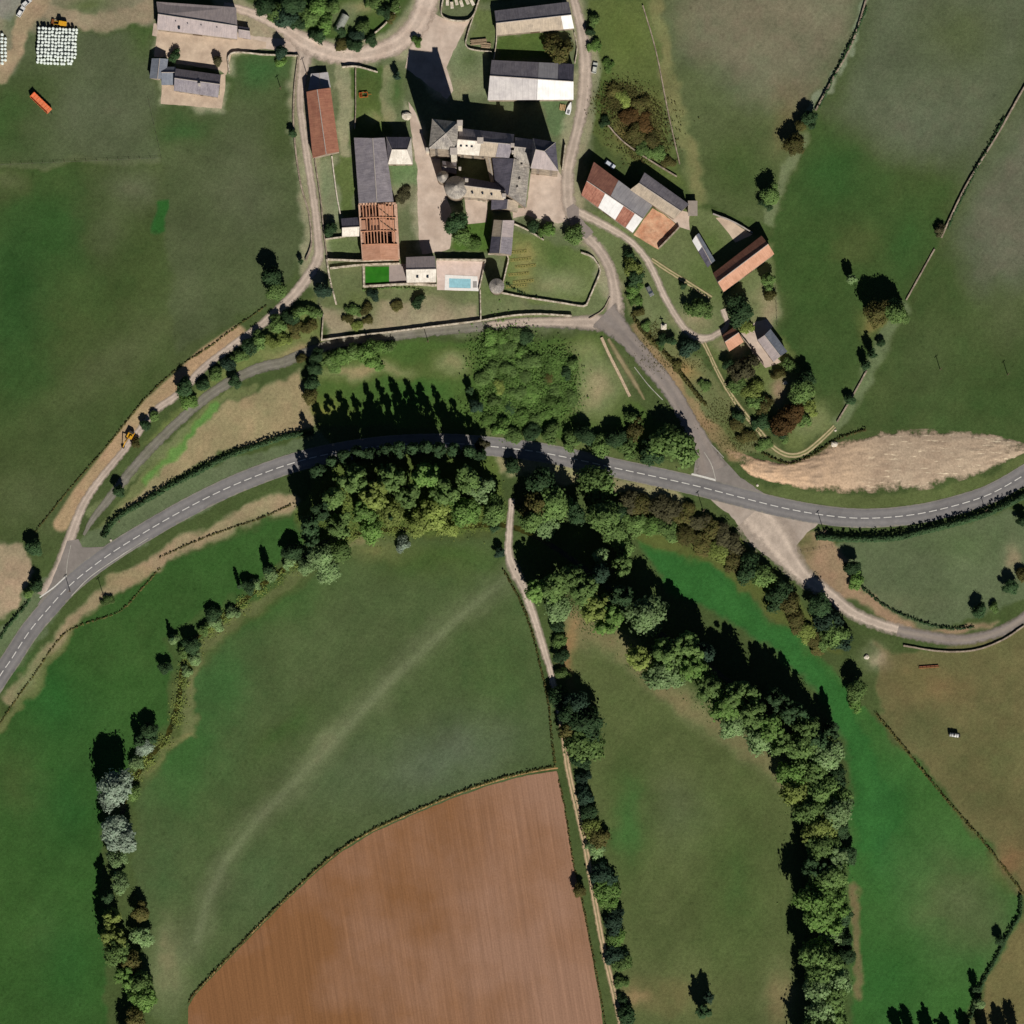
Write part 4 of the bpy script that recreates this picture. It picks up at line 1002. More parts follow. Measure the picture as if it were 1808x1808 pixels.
wallrun('garden_wall', 'wall along the top of the vegetable garden below the three round trees', [(908,396),(930,406),(960,424)], 1.2, .5, SP)
wallrun('terrace_wall', 'long pale wall above the old grey track', [(567,601),(620,594),(700,585),(780,575),(851,566),(900,558),(950,555),(1010,558)], 1.4, .55, SP)
wallrun('terrace_wall', 'pale wall on the west end of the stony terrace', [(571,556),(568,601)], 1.6, .5, SP)
wallrun('garden_wall', 'straight wall falling from the pool terrace to the old track', [(848,512),(849,565)], 1.6, .5, SP)
# ---- two big sheds north of the chateau
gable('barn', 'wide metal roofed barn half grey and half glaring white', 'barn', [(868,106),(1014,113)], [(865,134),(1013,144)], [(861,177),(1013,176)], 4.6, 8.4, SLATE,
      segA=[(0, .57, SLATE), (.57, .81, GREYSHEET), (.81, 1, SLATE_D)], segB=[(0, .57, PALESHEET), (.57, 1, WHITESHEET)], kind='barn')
gable('barn', 'tan roofed barn at the top edge beside the brown topped tree', 'barn', [(873,19),(1004,3)], [(876,41),(1009,26)], [(876,62),(1014,50)], 4.0, 6.8, SLATE, kind='barn', segB=[(0, .86, TAN), (.86, 1, WHITESHEET)])  # grey north slope: shade on the roof put into its colour
# ---- eastern farm
Z6 = lambda x, y: (1000 + x / 4.018, 200 + y / 4.018)
gable('barn', 'big sheet roofed barn patched in rust red, grey and white stripes', 'barn', [Z6(195,345), Z6(612,655)], [Z6(145,480), Z6(543,748)], [Z6(105,580), Z6(472,848)], 5.2, 8.2, GREYSHEET,
      segA=[(0, .42, RUST), (.42, 1, GREYSHEET)], segB=[(0, .33, RUSTSTRIPE), (.33, .66, WHITESHEET), (.66, .86, RUSTSTRIPE), (.86, 1, WHITESHEET)], kind='barn')
gable('barn', 'grey and tan roofed barn behind the patched sheet barn', 'barn', [Z6(555,420), Z6(870,645)], [Z6(515,495), Z6(815,695)], [Z6(447,545), Z6(765,750)], 5.2, 8.0, SLATE, mB=TAN, kind='barn')  # grey slope carries the shaded side of the roof in its colour
gable('shed', 'small grey shed roof with a white patch beside the red barn', 'shed', [Z6(940,850), Z6(1055,1045)], [Z6(920,865), Z6(1030,1065)], [Z6(893,905), Z6(1003,1095)], 2.6, 3.6, BLUEROOF, segB=[(0, .4, WHITESHEET), (.4, 1, SLATE_D)], kind='barn')
gable('barn', 'long terracotta barn standing askew at the eastern farm', 'barn', [Z6(1040,1135), Z6(1385,868)], [Z6(1075,1198), Z6(1432,928)], [Z6(1115,1268), Z6(1475,998)], 5.4, 8.4, TERRA, mB=TERRA_L, kind='barn')  # shaded slope in the darker tile colour, sunlit slope in the paler
sheet('yard', [Z6(1060,740), Z6(1120,735), Z6(1320,860), Z6(1200,915), Z6(1150,850)], 0.044, YARD2, .5, label='concrete silage floor behind the long terracotta barn')
wallrun('silo_wall', 'low concrete wall along the silage floor above the terracotta barn', [Z6(1040,715), Z6(1180,770), Z6(1320,850)], 1.6, .4, surf('concrete', (176, 168, 160), .7, .2, 1))
wallrun('yard_wall', 'dark wall on the right side of the brown farmyard', [Z6(655,960), Z6(720,895), Z6(800,810)], 1.8, .5)
box_r = start('outhouse', 'tiny flat roofed outhouse at the corner of the eastern barns', 'shed', [Z6(895,680)])
box('wall', -1.5, 1.5, -2.6, 2.6, 0, 2.4, WALL_STONE(), box_r); box('flat_roof', -1.8, 1.8, -2.9, 2.9, 2.402, 2.6, surf('flat_concrete', (176, 164, 152), .62, .15, .8), box_r); box('door', -.5, .5, -2.66, -2.6, 0, 2, WOOD(), box_r)
gable('cottage', 'little orange tiled cottage beside the loop of the drive', 'house', [Z6(1102,1580), Z6(1192,1512)], [Z6(1125,1622), Z6(1222,1556)], [Z6(1155,1690), Z6(1258,1622)], 3.4, 5.4, TERRA, mB=TERRA_L, kind='house')  # darker and paler tile colours stand for the shaded and sunlit slopes
gable('house', 'small house with slate blue roof beside the eastern garden', 'house', [Z6(1448,1530), Z6(1568,1690)], [Z6(1405,1575), Z6(1518,1722)], [Z6(1355,1608), Z6(1470,1765)], 4.4, 6.8, BLUEROOF, mB=LILAC, kind='house')
wallrun('garden_wall', 'dark wall beside the small blue roofed house', [Z6(1215,1550), Z6(1300,1660), Z6(1400,1790)], 1.5, .4)
# ---- cemetery at the top edge
wallrun('cemetery_wall', 'pale wall round the little walled graveyard at the top edge', [(783,-6),(782,30),(828,36),(846,0),(850,-12)], 1.5, .5, SP)
def grave(i, x, y, rz):
    root = tag(empty('tombstone', P(x, y), rz), ['first', 'second', 'third', 'fourth', 'fifth', 'sixth'][i] + ' pale tomb from the left in the walled graveyard', 'tomb', 'tombs in the graveyard')
    box('slab', -.6, .6, -1.1, 1.1, 0, .45, BRIGHT, root, .04); box('headstone', -.6, .6, 1.12, 1.3, 0, 1.2, BRIGHT, root, .04)
for i, (x, y) in enumerate(((790,5),(798,10),(806,4),(815,7),(825,3),(834,5))): grave(i, x, y, 0.1 * i)
# ---- field walls
wallrun('field_wall', 'dry stone wall dividing the two eastern pastures, nearer the village', [(1535,-20),(1505,75),(1470,140),(1440,195)], 1.0, .7)
wallrun('field_wall', 'dry stone wall crossing the far right pasture from the right edge', [(1830,125),(1808,155),(1760,240),(1710,320),(1680,380),(1662,420)], 1.0, .7)
wallrun('field_wall', 'broken wall continuing down past the big field tree', [(1650,440),(1625,485),(1600,530)], .6, .6)
wallrun('field_wall', 'low wall running down to the gate above the bare bank', [(1530,655),(1505,700),(1478,745)], .7, .6)
wallrun('field_wall', 'wall beside the lane along the western pasture', [(527,100),(520,160),(519,230),(530,320),(546,380),(550,430),(540,460)], 1.0, .7)
wallrun('farm_wall', 'wall of the upper farm along its eastern paddock', [(405,130),(408,95),(470,97),(527,99)], 1.3, .5, SP)
wallrun('roadside_wall', 'low wall beside the street below the top garden', [(545,65),(570,82)], 1.0, .5, SP)
wallrun('roadside_wall', 'sloping wall between the top garden and the village street', [(643,73),(670,52),(690,32),(706,12)], 1.2, .5, SP)
wallrun('garden_wall', 'angled wall closing the small green north of the grey range', [(604,119),(630,118),(667,128)], 1.5, .5, SP)
wallrun('garden_wall', 'wall splitting the small green beside the red barn', [(628,119),(628,200),(626,228)], 1.2, .4)
wallrun('paddock_wall', 'curved wall on the west side of the tan roofed barn', [(845,5),(826,60),(826,85),(868,92)], 1.2, .4, SP)
wallrun('paddock_wall', 'wall between the paddock and the tan roofed barn', [(874,20),(877,65),(872,105)], 1.2, .4, SP)
wallrun('lane_wall', 'pale wall along the lane beside the brown topped tree', [(1014,58),(1019,85),(1015,112)], 1.2, .4, SP)
wallrun('lane_wall', 'pale wall on the lane side of the east pavilion', [(998,257),(993,300)], 2.2, .5, SP)
wallrun('field_wall', 'thin wall bounding the bramble patch east of the lane', [(1135,10),(1158,90),(1180,200),(1200,290)], .8, .5)
wallrun('field_wall', 'curving wall below the bramble patch behind the striped barn', [(1068,215),(1100,250),(1150,285),(1195,312)], .9, .5)
wallrun('garden_wall', 'pale stony wall running down the middle garden', [(1062,596),(1075,625),(1095,665),(1112,700)], .6, 1.2, surf('rubble_heap', (196, 174, 146), .8, .35, 1.5))
wallrun('field_wall', 'low wall below the curved field beside the eastern track', [(1595,1140),(1660,1150),(1720,1148),(1770,1130),(1808,1105)], .8, .6)
wallrun('drive_kerb', 'low kerb wall curving round the lane junction', [(1040,563),(1064,548),(1077,525)], .5, .4)
# ================================================================== TREES
LEAF = dict(
    green=leafm('leaf_green', (84, 108, 58), 1.12, (108, 132, 74)),
    dark=leafm('leaf_dark', (52, 80, 48), 0.9, (76, 100, 64)),
    bright=leafm('leaf_bright', (86, 118, 54), 1.12, (110, 136, 74)),
    yellow=leafm('leaf_yellow_green', (104, 118, 56), 1.12, (128, 140, 76)),
    olive=leafm('leaf_olive_brown', (104, 96, 56), 0.9, (92, 96, 50)),
    russet=leafm('leaf_russet', (100, 76, 44), 0.9, (88, 70, 38)),
    silver=leafm('leaf_silver', (172, 186, 166), 0.85, (142, 162, 138)),
    pale=leafm('leaf_pale_green', (106, 132, 82), 1.12, (132, 154, 106)),
    blue=leafm('leaf_blue_green', (64, 86, 68), 0.9, (54, 78, 58)),
    twig=leafm('twig_brown', (98, 96, 66), 0.9, (80, 78, 56)),
)
def leaf_mesh(name, pts, nrm, size, seed, narrow=1.0, puff=None):
    """one quad per point, facing nrm with scatter"""
    r = np.random.default_rng(seed); n = len(pts)
    nr = nrm + r.normal(0, 0.45, (n, 3)); nr /= np.linalg.norm(nr, axis=1)[:, None] + 1e-9
    h = r.normal(0, 1, (n, 3)); u = np.cross(nr, h); u /= np.linalg.norm(u, axis=1)[:, None] + 1e-9; v = np.cross(nr, u)
    s = size * r.uniform(0.6, 1.3, (n, 1)); u *= s * narrow; v *= s
    fold = nr * s * 0.25
    q = np.stack([pts - u - v * .6, pts + u * .5 - v, pts + u + v * .7 + fold, pts - u * .6 + v], 1).reshape(-1, 3)
    me = bpy.data.meshes.new(name); f = np.arange(n * 4).reshape(-1, 4)
    me.vertices.add(n * 4); me.vertices.foreach_set('co', q.astype(np.float32).ravel())
    me.loops.add(n * 4); me.loops.foreach_set('vertex_index', f.astype(np.int32).ravel())
    me.polygons.add(n); me.polygons.foreach_set('loop_start', np.arange(0, n * 4, 4, dtype=np.int32)); me.polygons.foreach_set('loop_total', np.full(n, 4, dtype=np.int32))
    me.update(); me.materials.append(None)
    sn = nrm if puff is None else puff
    sn = sn / (np.linalg.norm(sn, axis=1)[:, None] + 1e-9)
    at = me.attributes.new('puff', 'FLOAT_VECTOR', 'POINT'); at.data.foreach_set('vector', np.repeat(sn, 4, 0).astype(np.float32).ravel())
    return me

PROTO = {}
def lobes_to_points(r, centres, radii, per, zs=.85):
    pts, nrm = [], []
    for c, R in zip(centres, radii):
        d = r.normal(0, 1, (per, 3)); d /= np.linalg.norm(d, axis=1)[:, None]
        d[:, 2] = np.where(d[:, 2] < -0.3, -d[:, 2], d[:, 2])
        rad = R * r.uniform(0.3, 1.0, (per, 1)) ** 0.5
        far = r.random((per, 1)) < .22; rad = np.where(far, R * r.uniform(1.0, 1.6, (per, 1)), rad)   # stray sprays soften the outline
        pts.append(c + d * rad * np.array((1, 1, zs))); nrm.append(d + np.array((0, 0, .35)))
    return np.concatenate(pts), np.concatenate(nrm)

def make_proto(kind, k):
    r = np.random.default_rng({'broad': 100, 'tall': 200, 'poplar': 300, 'cone': 400, 'bush': 500}[kind] + k)
    c = []; R = []; zs = .85
    if kind == 'broad':
        H, nl, per, sz = 2.3, 34, 190, .062
        ox, oy = r.uniform(-.12, .12, 2)
        for i in range(nl):
            a = r.uniform(0, 6.283); q = math.sqrt(r.uniform(0, 1)) * .74; z = 1.45 + (1 - (q / .8) ** 2) * .45 * r.uniform(.3, 1.1) - (0.6 * r.uniform(0, 1) if q > .35 else 0)
            s = 1 + .22 * math.sin(a * 2 + k) + .16 * math.sin(a * 3 + 2 * k); c.append((ox + q * math.cos(a) * s, oy + q * math.sin(a) * s, z)); R.append(r.uniform(.17, .36))
        tb = .9
    elif kind == 'tall':            # several upright leaders: ragged, spiky top and shadow
        H, per, sz, zs = 3.6, 66, .066, 1.25
        for i in range(9):
            a = r.uniform(0, 6.283); q = .62 * math.sqrt(r.uniform(0, 1)) if i else 0; top = r.uniform(2.5, 3.5) - .5 * q; w0 = r.uniform(.24, .38)
            for j in range(9):
                z = .75 + (top - .75) * (j + r.uniform(0, 1)) / 9; t = (z - .75) / (top - .75)
                w_ = w0 * (.55 + .9 * t * (1 - t) * 2) * (1 if t < .75 else (1 - t) / .25 * .8 + .2)
                c.append((q * math.cos(a) * (.6 + .5 * t) + r.normal(0, .07), q * math.sin(a) * (.6 + .5 * t) + r.normal(0, .07), z)); R.append(max(.09, w_ * r.uniform(.7, 1.1)))
        tb = .9
    elif kind == 'poplar':
        H, per, sz, zs = 5.5, 85, .07, 1.4
        for i in range(56):
            a = r.uniform(0, 6.283); z = r.uniform(.7, 5.1); t = (z - .7) / 4.6; wd = .85 * math.sin(math.pi * min(.97, t * .85 + .12)) * math.sqrt(r.uniform(0, 1)) * .75
            c.append((wd * math.cos(a), wd * math.sin(a), z)); R.append(r.uniform(.14, .32) * (1.15 - .6 * t))
        tb = .8
    elif kind == 'cone':
        H, per, sz = 3.0, 70, .085
        for i in range(44):
            a = i * 2.4; z = .35 + 2.5 * (i / 44); wd = .8 * (1 - (z - .3) / 2.8); c.append((wd * math.cos(a), wd * math.sin(a), z)); R.append(.12 + .2 * (1 - z / 3.0))
        tb = .3
    else:  # bush
        H, per, sz = 1.4, 160, .07
        for i in range(24):
            a = r.uniform(0, 6.283); q = math.sqrt(r.uniform(0, 1)) * .78
            s = 1 + .28 * math.sin(a * 2 + k * 1.7) + .15 * math.sin(a * 3 + k); c.append((q * math.cos(a) * s, q * math.sin(a) * s, .35 + .6 * (1 - q) * r.uniform(.3, 1))); R.append(r.uniform(.14, .36))
        tb = .15
    pts, nrm = lobes_to_points(r, [np.array(x) for x in c], R, per, zs)
    pts[:, 2] = np.clip(pts[:, 2], .06, H)
    ctr = pts.mean(0) - np.array((0, 0, .25 * H)); out_ = pts - ctr; out_[:, 2] *= 1.0 / max(1, H / 2.2); out_ /= np.linalg.norm(out_, axis=1)[:, None]
    me = leaf_mesh('crown_' + kind, pts, nrm, sz, int(r.integers(1e6)), puff=nrm * .55 + out_ * .6 + np.array((0, 0, .15)))
    mb = MB(); tr = .09 if kind != 'bush' else .05
    mb.tube((0, 0, 0), (0, 0, max(tb, .25)), tr, tr * .75, 7)
    mb.tube((0, 0, max(tb, .25)), (.03, -.02, H * .75), tr * .75, tr * .2, 6)
    for i in r.choice(len(c), 7, replace=False):
        x, y, z = c[i]; mb.tube((0, 0, max(.12, min(z * .55, tb + .4))), (x, y, z), tr * .45, tr * .12, 5)
    tm = bpy.data.meshes.new('trunk_' + kind); tm.from_pydata(mb.v, [], mb.f); tm.materials.append(BARK())
    return me, tm, H
for kind, cnt in (('broad', 6), ('tall', 5), ('poplar', 4), ('cone', 2), ('bush', 6)):
    PROTO[kind] = [make_proto(kind, k) for k in range(cnt)]

NAMES = dict(broad='broadleaf_tree', tall='tall_tree', poplar='poplar_tree', cone='conifer_tree', bush='shrub')
ADJ = dict(green='leafy green', dark='dark green', bright='bright green', yellow='yellowish green', olive='olive brown', russet='russet brown', silver='silvery grey', pale='pale green', blue='blue green', twig='bare twiggy')
ORDN = 'first second third fourth fifth sixth seventh eighth ninth tenth eleventh twelfth thirteenth fourteenth fifteenth sixteenth seventeenth eighteenth nineteenth twentieth'.split()
def ordn(i):
    if i < 20: return ORDN[i]
    tens = ['twenty', 'thirty', 'forty', 'fifty'][(i - 19) // 10 if i >= 20 else 0]; k = (i + 1) % 10
    full = {30: 'thirtieth', 40: 'fortieth', 50: 'fiftieth'}
    if (i + 1) in full: return full[i + 1]
    return ['twenty', 'thirty', 'forty', 'fifty'][(i + 1) // 10 - 2] + '-' + ORDN[k - 1]

TREES = 0
def tree(px, py, r_px, h, col, kind=None, label='', group=None):
    """px, py = where the crown shows in the photograph"""
    global TREES
    R = r_px * S; ratio = h / R
    if kind is None: kind = 'bush' if ratio < 1.75 else ('broad' if ratio < 2.9 else ('tall' if ratio < 4.6 else 'poplar'))
    me, tm, H = random.choice(PROTO[kind])
    root = empty(NAMES[kind], (0, 0, 0), random.uniform(0, 6.283))
    p = P(px, py, h * .6); root.location = (p.x, p.y, 0); root.scale = (R, R * random.uniform(.92, 1.08), h / H)
    tag(root, label, 'shrub' if kind == 'bush' else 'tree', group)
    c = bpy.data.objects.new('foliage' if kind == 'bush' else 'crown', me); link(c, root)
    c.material_slots[0].link = 'OBJECT'; c.material_slots[0].material = LEAF[col]
    link(bpy.data.objects.new('stem' if kind == 'bush' else 'trunk', tm), root)
    TREES += 1
    return root

def grove(where, axis, items, group, fr=1.12, fh=1.0):
    """items: (px, py, r, h, colour[, kind]); label = look + rank along the axis"""
    items = [(t[0], t[1], t[2] * fr, t[3] * fh, *t[4:]) for t in items]
    it = sorted(items, key=(lambda t: t[0]) if axis == 'x' else (lambda t: t[1]))
    for i, t in enumerate(it):
        k = t[5] if len(t) > 5 else None; ratio = t[3] / (t[2] * S); noun = 'shrub' if (k == 'bush' or (k is None and ratio < 1.75)) else 'tree'
        tree(*t[:5], k, f"{ADJ[t[4]]} {noun}, {ordn(i)} from the {'left' if axis == 'x' else 'top'} {where}", group)

def one(px, py, r, h, col, label, kind=None): tree(px, py, r, h, col, kind, label)

grove('in the tall grove shading the main road', 'x', [
    (548,925,18,19,'dark'),(566,900,20,20,'dark'),(590,872,22,22,'green'),(602,930,22,17,'green'),(625,848,25,23,'green'),(640,905,22,18,'bright'),(660,872,24,23,'yellow'),(688,842,26,24,'green'),(690,905,20,11,'yellow'),(722,875,25,22,'green'),
    (752,842,26,25,'bright'),(770,900,24,14,'yellow'),(788,868,25,22,'green'),(818,845,25,22,'green'),(822,900,24,15,'bright'),(850,868,22,17,'pale'),(872,905,20,12,'green'),(655,938,18,9,'bright'),(800,930,16,7,'yellow'),(740,925,18,9,'yellow')], 'tall trees beside the road', 1.3, 1.16)
grove('of the dark poplars overhanging the main road', 'x', [(562,831,13,19,'dark'),(585,815,12,21,'dark'),(608,805,13,21,'dark'),(632,799,13,21,'dark'),(655,801,12,20,'dark'),(680,796,14,22,'dark'),(704,793,14,23,'dark'),(728,793,14,24,'dark'),(752,791,14,23,'dark'),(776,793,14,22,'dark'),(800,795,13,21,'dark'),(826,797,12,18,'dark'),(848,803,11,14,'dark')], 'poplars overhanging the road', 1.35, 1.1)
grove('in the clump where grove and stream meet', 'x', [(540,1000,14,8,'pale'),(566,985,22,11,'pale'),(582,1010,18,8,'pale'),(600,975,20,9,'green'),(520,975,13,8,'dark'),(552,955,14,14,'dark')], 'trees at the head of the western stream')
one(712,960,14,5,'silver','round silvery shrub on the meadow edge below the tall grove')
one(850,786,13,8,'twig','bare twiggy tree leaning over the main road')
one(690,915,10,13,'dark','dark slim conifer inside the tall grove','cone')
one(872,930,13,9,'dark','dark bushy tree just left of the farm track bridge')
one(882,975,10,5,'blue','small blue green shrub beside the farm track corner')
grove('in the wood right of the farm track', 'x', [
    (905,825,10,5,'dark'),(958,850,20,12,'dark'),(945,890,18,12,'olive'),(978,890,22,13,'green'),(935,920,16,12,'green'),(965,925,18,9,'pale'),(1012,905,18,14,'dark'),(1055,850,27,11,'green'),(1066,915,22,16,'green'),
    (950,1040,20,17,'bright'),(975,1028,24,20,'green'),(1005,1020,22,22,'green'),(1030,1045,26,23,'green'),(985,1075,18,10,'pale'),(1055,1065,26,22,'yellow'),(1075,1095,24,20,'bright'),(1060,1020,18,19,'blue'),(1095,1055,22,20,'dark'),(1140,1085,26,17,'pale'),(1058,985,14,12,'pale'),(1100,1000,16,14,'green')], 'riverside wood east of the track', 1.4, 1.14)
grove('in the middle stretch of the riverside belt', 'x', [
    (1135,1165,22,18,'yellow'),(1165,1190,22,17,'pale'),(1180,1160,24,22,'green'),(1210,1150,24,23,'green'),(1228,1180,22,20,'bright'),(1200,1195,18,12,'pale'),(1250,1150,18,18,'blue'),(1255,1215,22,20,'green'),(1280,1240,24,22,'bright'),(1305,1225,24,23,'green'),(1330,1255,24,23,'green'),(1355,1285,24,22,'bright'),(1300,1275,18,12,'pale'),(1340,1305,18,13,'pale'),(1378,1310,18,17,'green'),(1370,1240,18,20,'dark'),
    (1400,1255,18,20,'dark'),(1420,1285,20,18,'green'),(1412,1320,22,17,'green'),(1448,1305,20,17,'dark'),(1470,1290,14,13,'dark'),(1455,1335,20,15,'pale')], 'riverside trees in the middle belt', 1.5, 1.16)
grove('in the right hand riverside belt', 'y', [
    (1402,1365,20,14,'bright'),(1435,1370,22,15,'green'),(1475,1370,16,11,'dark'),(1410,1400,22,15,'yellow'),(1448,1400,24,16,'green'),(1482,1408,16,12,'green'),(1430,1430,22,17,'green'),(1468,1435,22,16,'pale'),(1445,1462,22,17,'yellow'),(1480,1465,14,9,'dark'),(1450,1495,22,17,'green'),(1498,1505,12,7,'dark'),(1470,1520,20,17,'pale'),(1440,1530,20,17,'dark'),(1458,1552,24,18,'green'),(1480,1560,16,12,'green'),(1446,1590,24,19,'bright'),(1470,1590,20,16,'bright'),(1450,1618,24,18,'bright'),(1488,1615,14,9,'dark'),(1470,1650,14,7,'pale'),(1492,1662,12,6,'dark'),
    (1440,1685,22,17,'green'),(1466,1695,20,16,'green'),(1490,1690,12,7,'dark'),(1450,1715,22,17,'green'),(1474,1730,20,15,'pale'),(1446,1748,22,17,'pale'),(1468,1765,20,16,'green'),(1450,1785,22,17,'pale'),(1476,1800,18,12,'green'),(1452,1820,22,17,'green'),(1440,1850,22,17,'green')], 'riverside trees beside the eastern meadow', 1.45, 1.08)
grove('of the dark row cut by the bottom edge', 'x', [(1595,1838,14,12,'dark'),(1620,1842,15,14,'dark'),(1650,1840,16,13,'green'),(1680,1845,15,12,'dark'),(1712,1840,14,11,'dark'),(1745,1838,16,13,'olive'),(1775,1842,15,14,'dark'),(1802,1838,16,14,'dark')], 'trees along the bottom edge')
one(1728,1772,11,6,'pale','small pale tree at the corner of the lower right meadow'); one(1724,1745,10,7,'dark','dark upright bush on the hedge in the lower right corner'); one(1766,1660,10,5,'dark','round dark bush on the fence above the lower right corner')
grove('along the left hand stream row', 'y', [
    (263,1292,14,7,'dark'),(246,1308,10,9,'dark'),(255,1320,12,6,'silver'),(240,1345,11,5,'pale'),(206,1388,25,17,'silver'),(192,1412,16,12,'silver'),(232,1400,12,5,'green'),(206,1462,20,12,'silver'),(222,1480,18,12,'silver'),(205,1492,15,10,'silver'),(208,1520,14,8,'pale'),(212,1560,14,9,'pale'),(190,1580,13,14,'dark'),(198,1622,18,15,'yellow'),(200,1652,20,16,'yellow'),(250,1612,13,7,'olive'),(252,1655,15,7,'pale'),(205,1682,20,15,'green'),(225,1700,18,11,'olive'),(222,1725,18,14,'bright'),(250,1735,18,13,'green'),(255,1760,18,13,'bright'),(238,1800,16,9,'olive'),(225,1845,18,14,'green')], 'trees along the western stream', 1.3, 1.05)
grove('along the upper part of the left hand stream', 'x', [
    (303,1128,6,7,'dark'),(306,1130,9,4,'pale'),(293,1182,11,5,'dark'),(338,1140,15,7,'dark'),(345,1165,11,5,'pale'),(325,1150,10,4,'green'),(330,1185,9,3,'pale'),(374,1085,14,5,'dark'),(382,1100,12,4,'pale'),(422,1035,6,7,'dark'),(440,1035,11,5,'dark'),(452,1030,9,3.5,'pale'),(472,1005,9,9,'dark'),(478,1015,11,4,'pale'),(515,975,14,6,'dark'),(510,992,11,4,'pale'),(410,1082,11,4,'pale'),(360,1112,10,4,'green')], 'bushes along the upper stream')
grove('beside the southern farm track', 'y', [
    (978,1050,11,4,'bright'),(980,1078,12,5,'green'),(985,1105,10,4,'dark'),(988,1132,11,4,'green'),(990,1160,11,5,'dark'),(994,1188,10,4,'green'),(992,1235,18,8,'dark'),(1018,1245,20,11,'blue'),(1002,1265,18,11,'dark'),(1036,1278,24,13,'dark'),(1030,1308,30,13,'green'),(1002,1292,14,9,'olive'),(1046,1308,18,10,'green'),(1026,1345,12,5,'dark'),(1030,1375,11,4,'blue'),(1033,1405,14,6,'blue'),(1042,1432,13,5,'dark'),(1045,1460,16,5,'yellow'),(1056,1478,16,6,'olive'),(1052,1500,13,4,'pale'),(1064,1545,18,7,'blue'),(1070,1572,18,6,'bright'),(1078,1595,15,5,'bright'),(1085,1625,17,6,'blue'),(1088,1655,14,4,'bright'),(1086,1688,15,5,'blue'),(1098,1700,14,5,'green'),(1096,1735,10,3,'green'),(1100,1768,9,3,'dark'),(1106,1792,14,6,'dark')], 'trees along the southern track', 1.25, 1.05)
one(1023,1572,13,6,'olive','lone olive tree between ploughed field and track'); one(1244,1785,18,12,'dark','lone dark tree in the pasture near the bottom edge'); one(1250,1762,14,9,'blue','smaller tree touching the lone dark pasture tree')
one(1190,790,40,15,'green','huge round tree between the main road and the side lane'); one(1150,800,22,8,'dark','broad shrub at the foot of the huge round tree')
grove('in the hedge line above the main road', 'x', [(905,768,14,4,'green'),(940,762,14,4,'dark'),(975,765,16,5,'green'),(1010,775,17,6,'green'),(1035,770,16,8,'dark'),(1062,785,18,6,'green'),(1085,775,16,8,'dark'),(1105,790,17,7,'green'),(1120,760,16,6,'olive'),(1118,740,12,5,'green'),(885,755,14,5,'bright'),(840,720,12,7,'blue'),(828,690,8,6,'dark')], 'trees and shrubs above the main road')
gi = []
rr = random.Random(5)
for x, y, c in ((862,595,'bright'),(885,592,'bright'),(910,590,'green'),(930,596,'dark'),(868,620,'bright'),(895,618,'green'),(920,622,'bright'),(938,640,'green'),(870,648,'green'),(900,650,'green'),(925,665,'green'),(855,672,'green'),(885,682,'yellow'),(912,695,'green'),(935,700,'bright'),(870,705,'green'),(900,720,'dark'),(925,730,'bright'),(975,690,'green'),(1000,655,'dark'),(1008,640,'green'),(985,715,'bright'),(1010,700,'green'),(965,735,'bright'),(968,665,'olive'),(940,745,'green'),(865,740,'bright')):
    gi.append((x + rr.uniform(-4, 4), y + rr.uniform(-4, 4), rr.uniform(10, 16), rr.uniform(1.6, 3.4), c))
grove('in the overgrown middle gardens', 'x', gi, 'shrubs of the overgrown gardens', 1.1, 1.0)
grove('in the bright hedge below the old grey track', 'x', [(562,628,12,6,'dark'),(556,650,12,6,'dark'),(552,676,13,6,'dark'),(548,700,13,6,'olive'),(578,632,15,6,'green'),(600,628,15,6.5,'bright'),(622,622,15,6,'green'),(645,620,16,6.5,'bright'),(668,615,15,6,'bright'),(660,640,14,3.5,'bright'),(685,612,11,4,'green'),(590,650,12,3,'green')], 'shrubs below the old track')
grove('beside the climbing western lane', 'x', [(325,686,15,7,'dark'),(330,708,14,4,'bright'),(359,679,10,4,'dark'),(381,661,11,4,'green'),(404,643,12,4,'blue'),(424,629,12,4,'green'),(441,613,13,5,'dark'),(457,601,13,5,'green'),(479,601,12,4,'yellow'),(490,572,14,5,'green'),(512,560,14,5,'dark'),(530,552,13,5,'green'),(520,580,14,3.5,'olive'),(545,575,13,3.5,'olive'),(552,550,12,4,'green'),(568,512,14,8,'blue'),(500,600,12,3,'yellow'),(258,752,9,4,'dark'),(272,735,8,3,'green'),(240,782,8,3,'olive')], 'bushes along the western lane')
one(413,676,13,5,'dark','round bush growing beside the old grey track'); one(210,868,12,6,'dark','round bush between lane and striped stubble field'); one(532,632,9,2.5,'olive','low brown bush beside the old grey track')
one(58,965,15,6,'dark','dark bush at the corner of the western field'); one(64,1035,13,6,'dark','dark tree beside the lower road junction'); one(48,1048,9,4,'green','small bush left of the lower road junction')
one(190,1060,11,2.5,'green','low bush on the verge south of the lower junction'); one(490,512,20,8,'green','broad tree at the bend of the village lane'); one(480,488,18,10,'dark','dark tree at the lane bend beside the western pasture'); one(530,462,6,4,'dark','tiny dark bush beside the lane bend'); one(516,235,8,4,'dark','small dark bush on the pasture wall')
one(497,90,12,7,'blue','blue green tree where the farm track meets the street'); one(496,108,10,3,'bright','bright bush below the blue green street tree'); one(737,72,10,3.5,'bright','small bright tree in the middle of the gravel square'); one(702,135,9,6,'blue','blue green bush beside the chateau shadow'); one(308,98,11,4,'dark','dark round bush in the upper farmyard'); one(384,106,9,4,'twig','bare round tree in the upper farmyard')
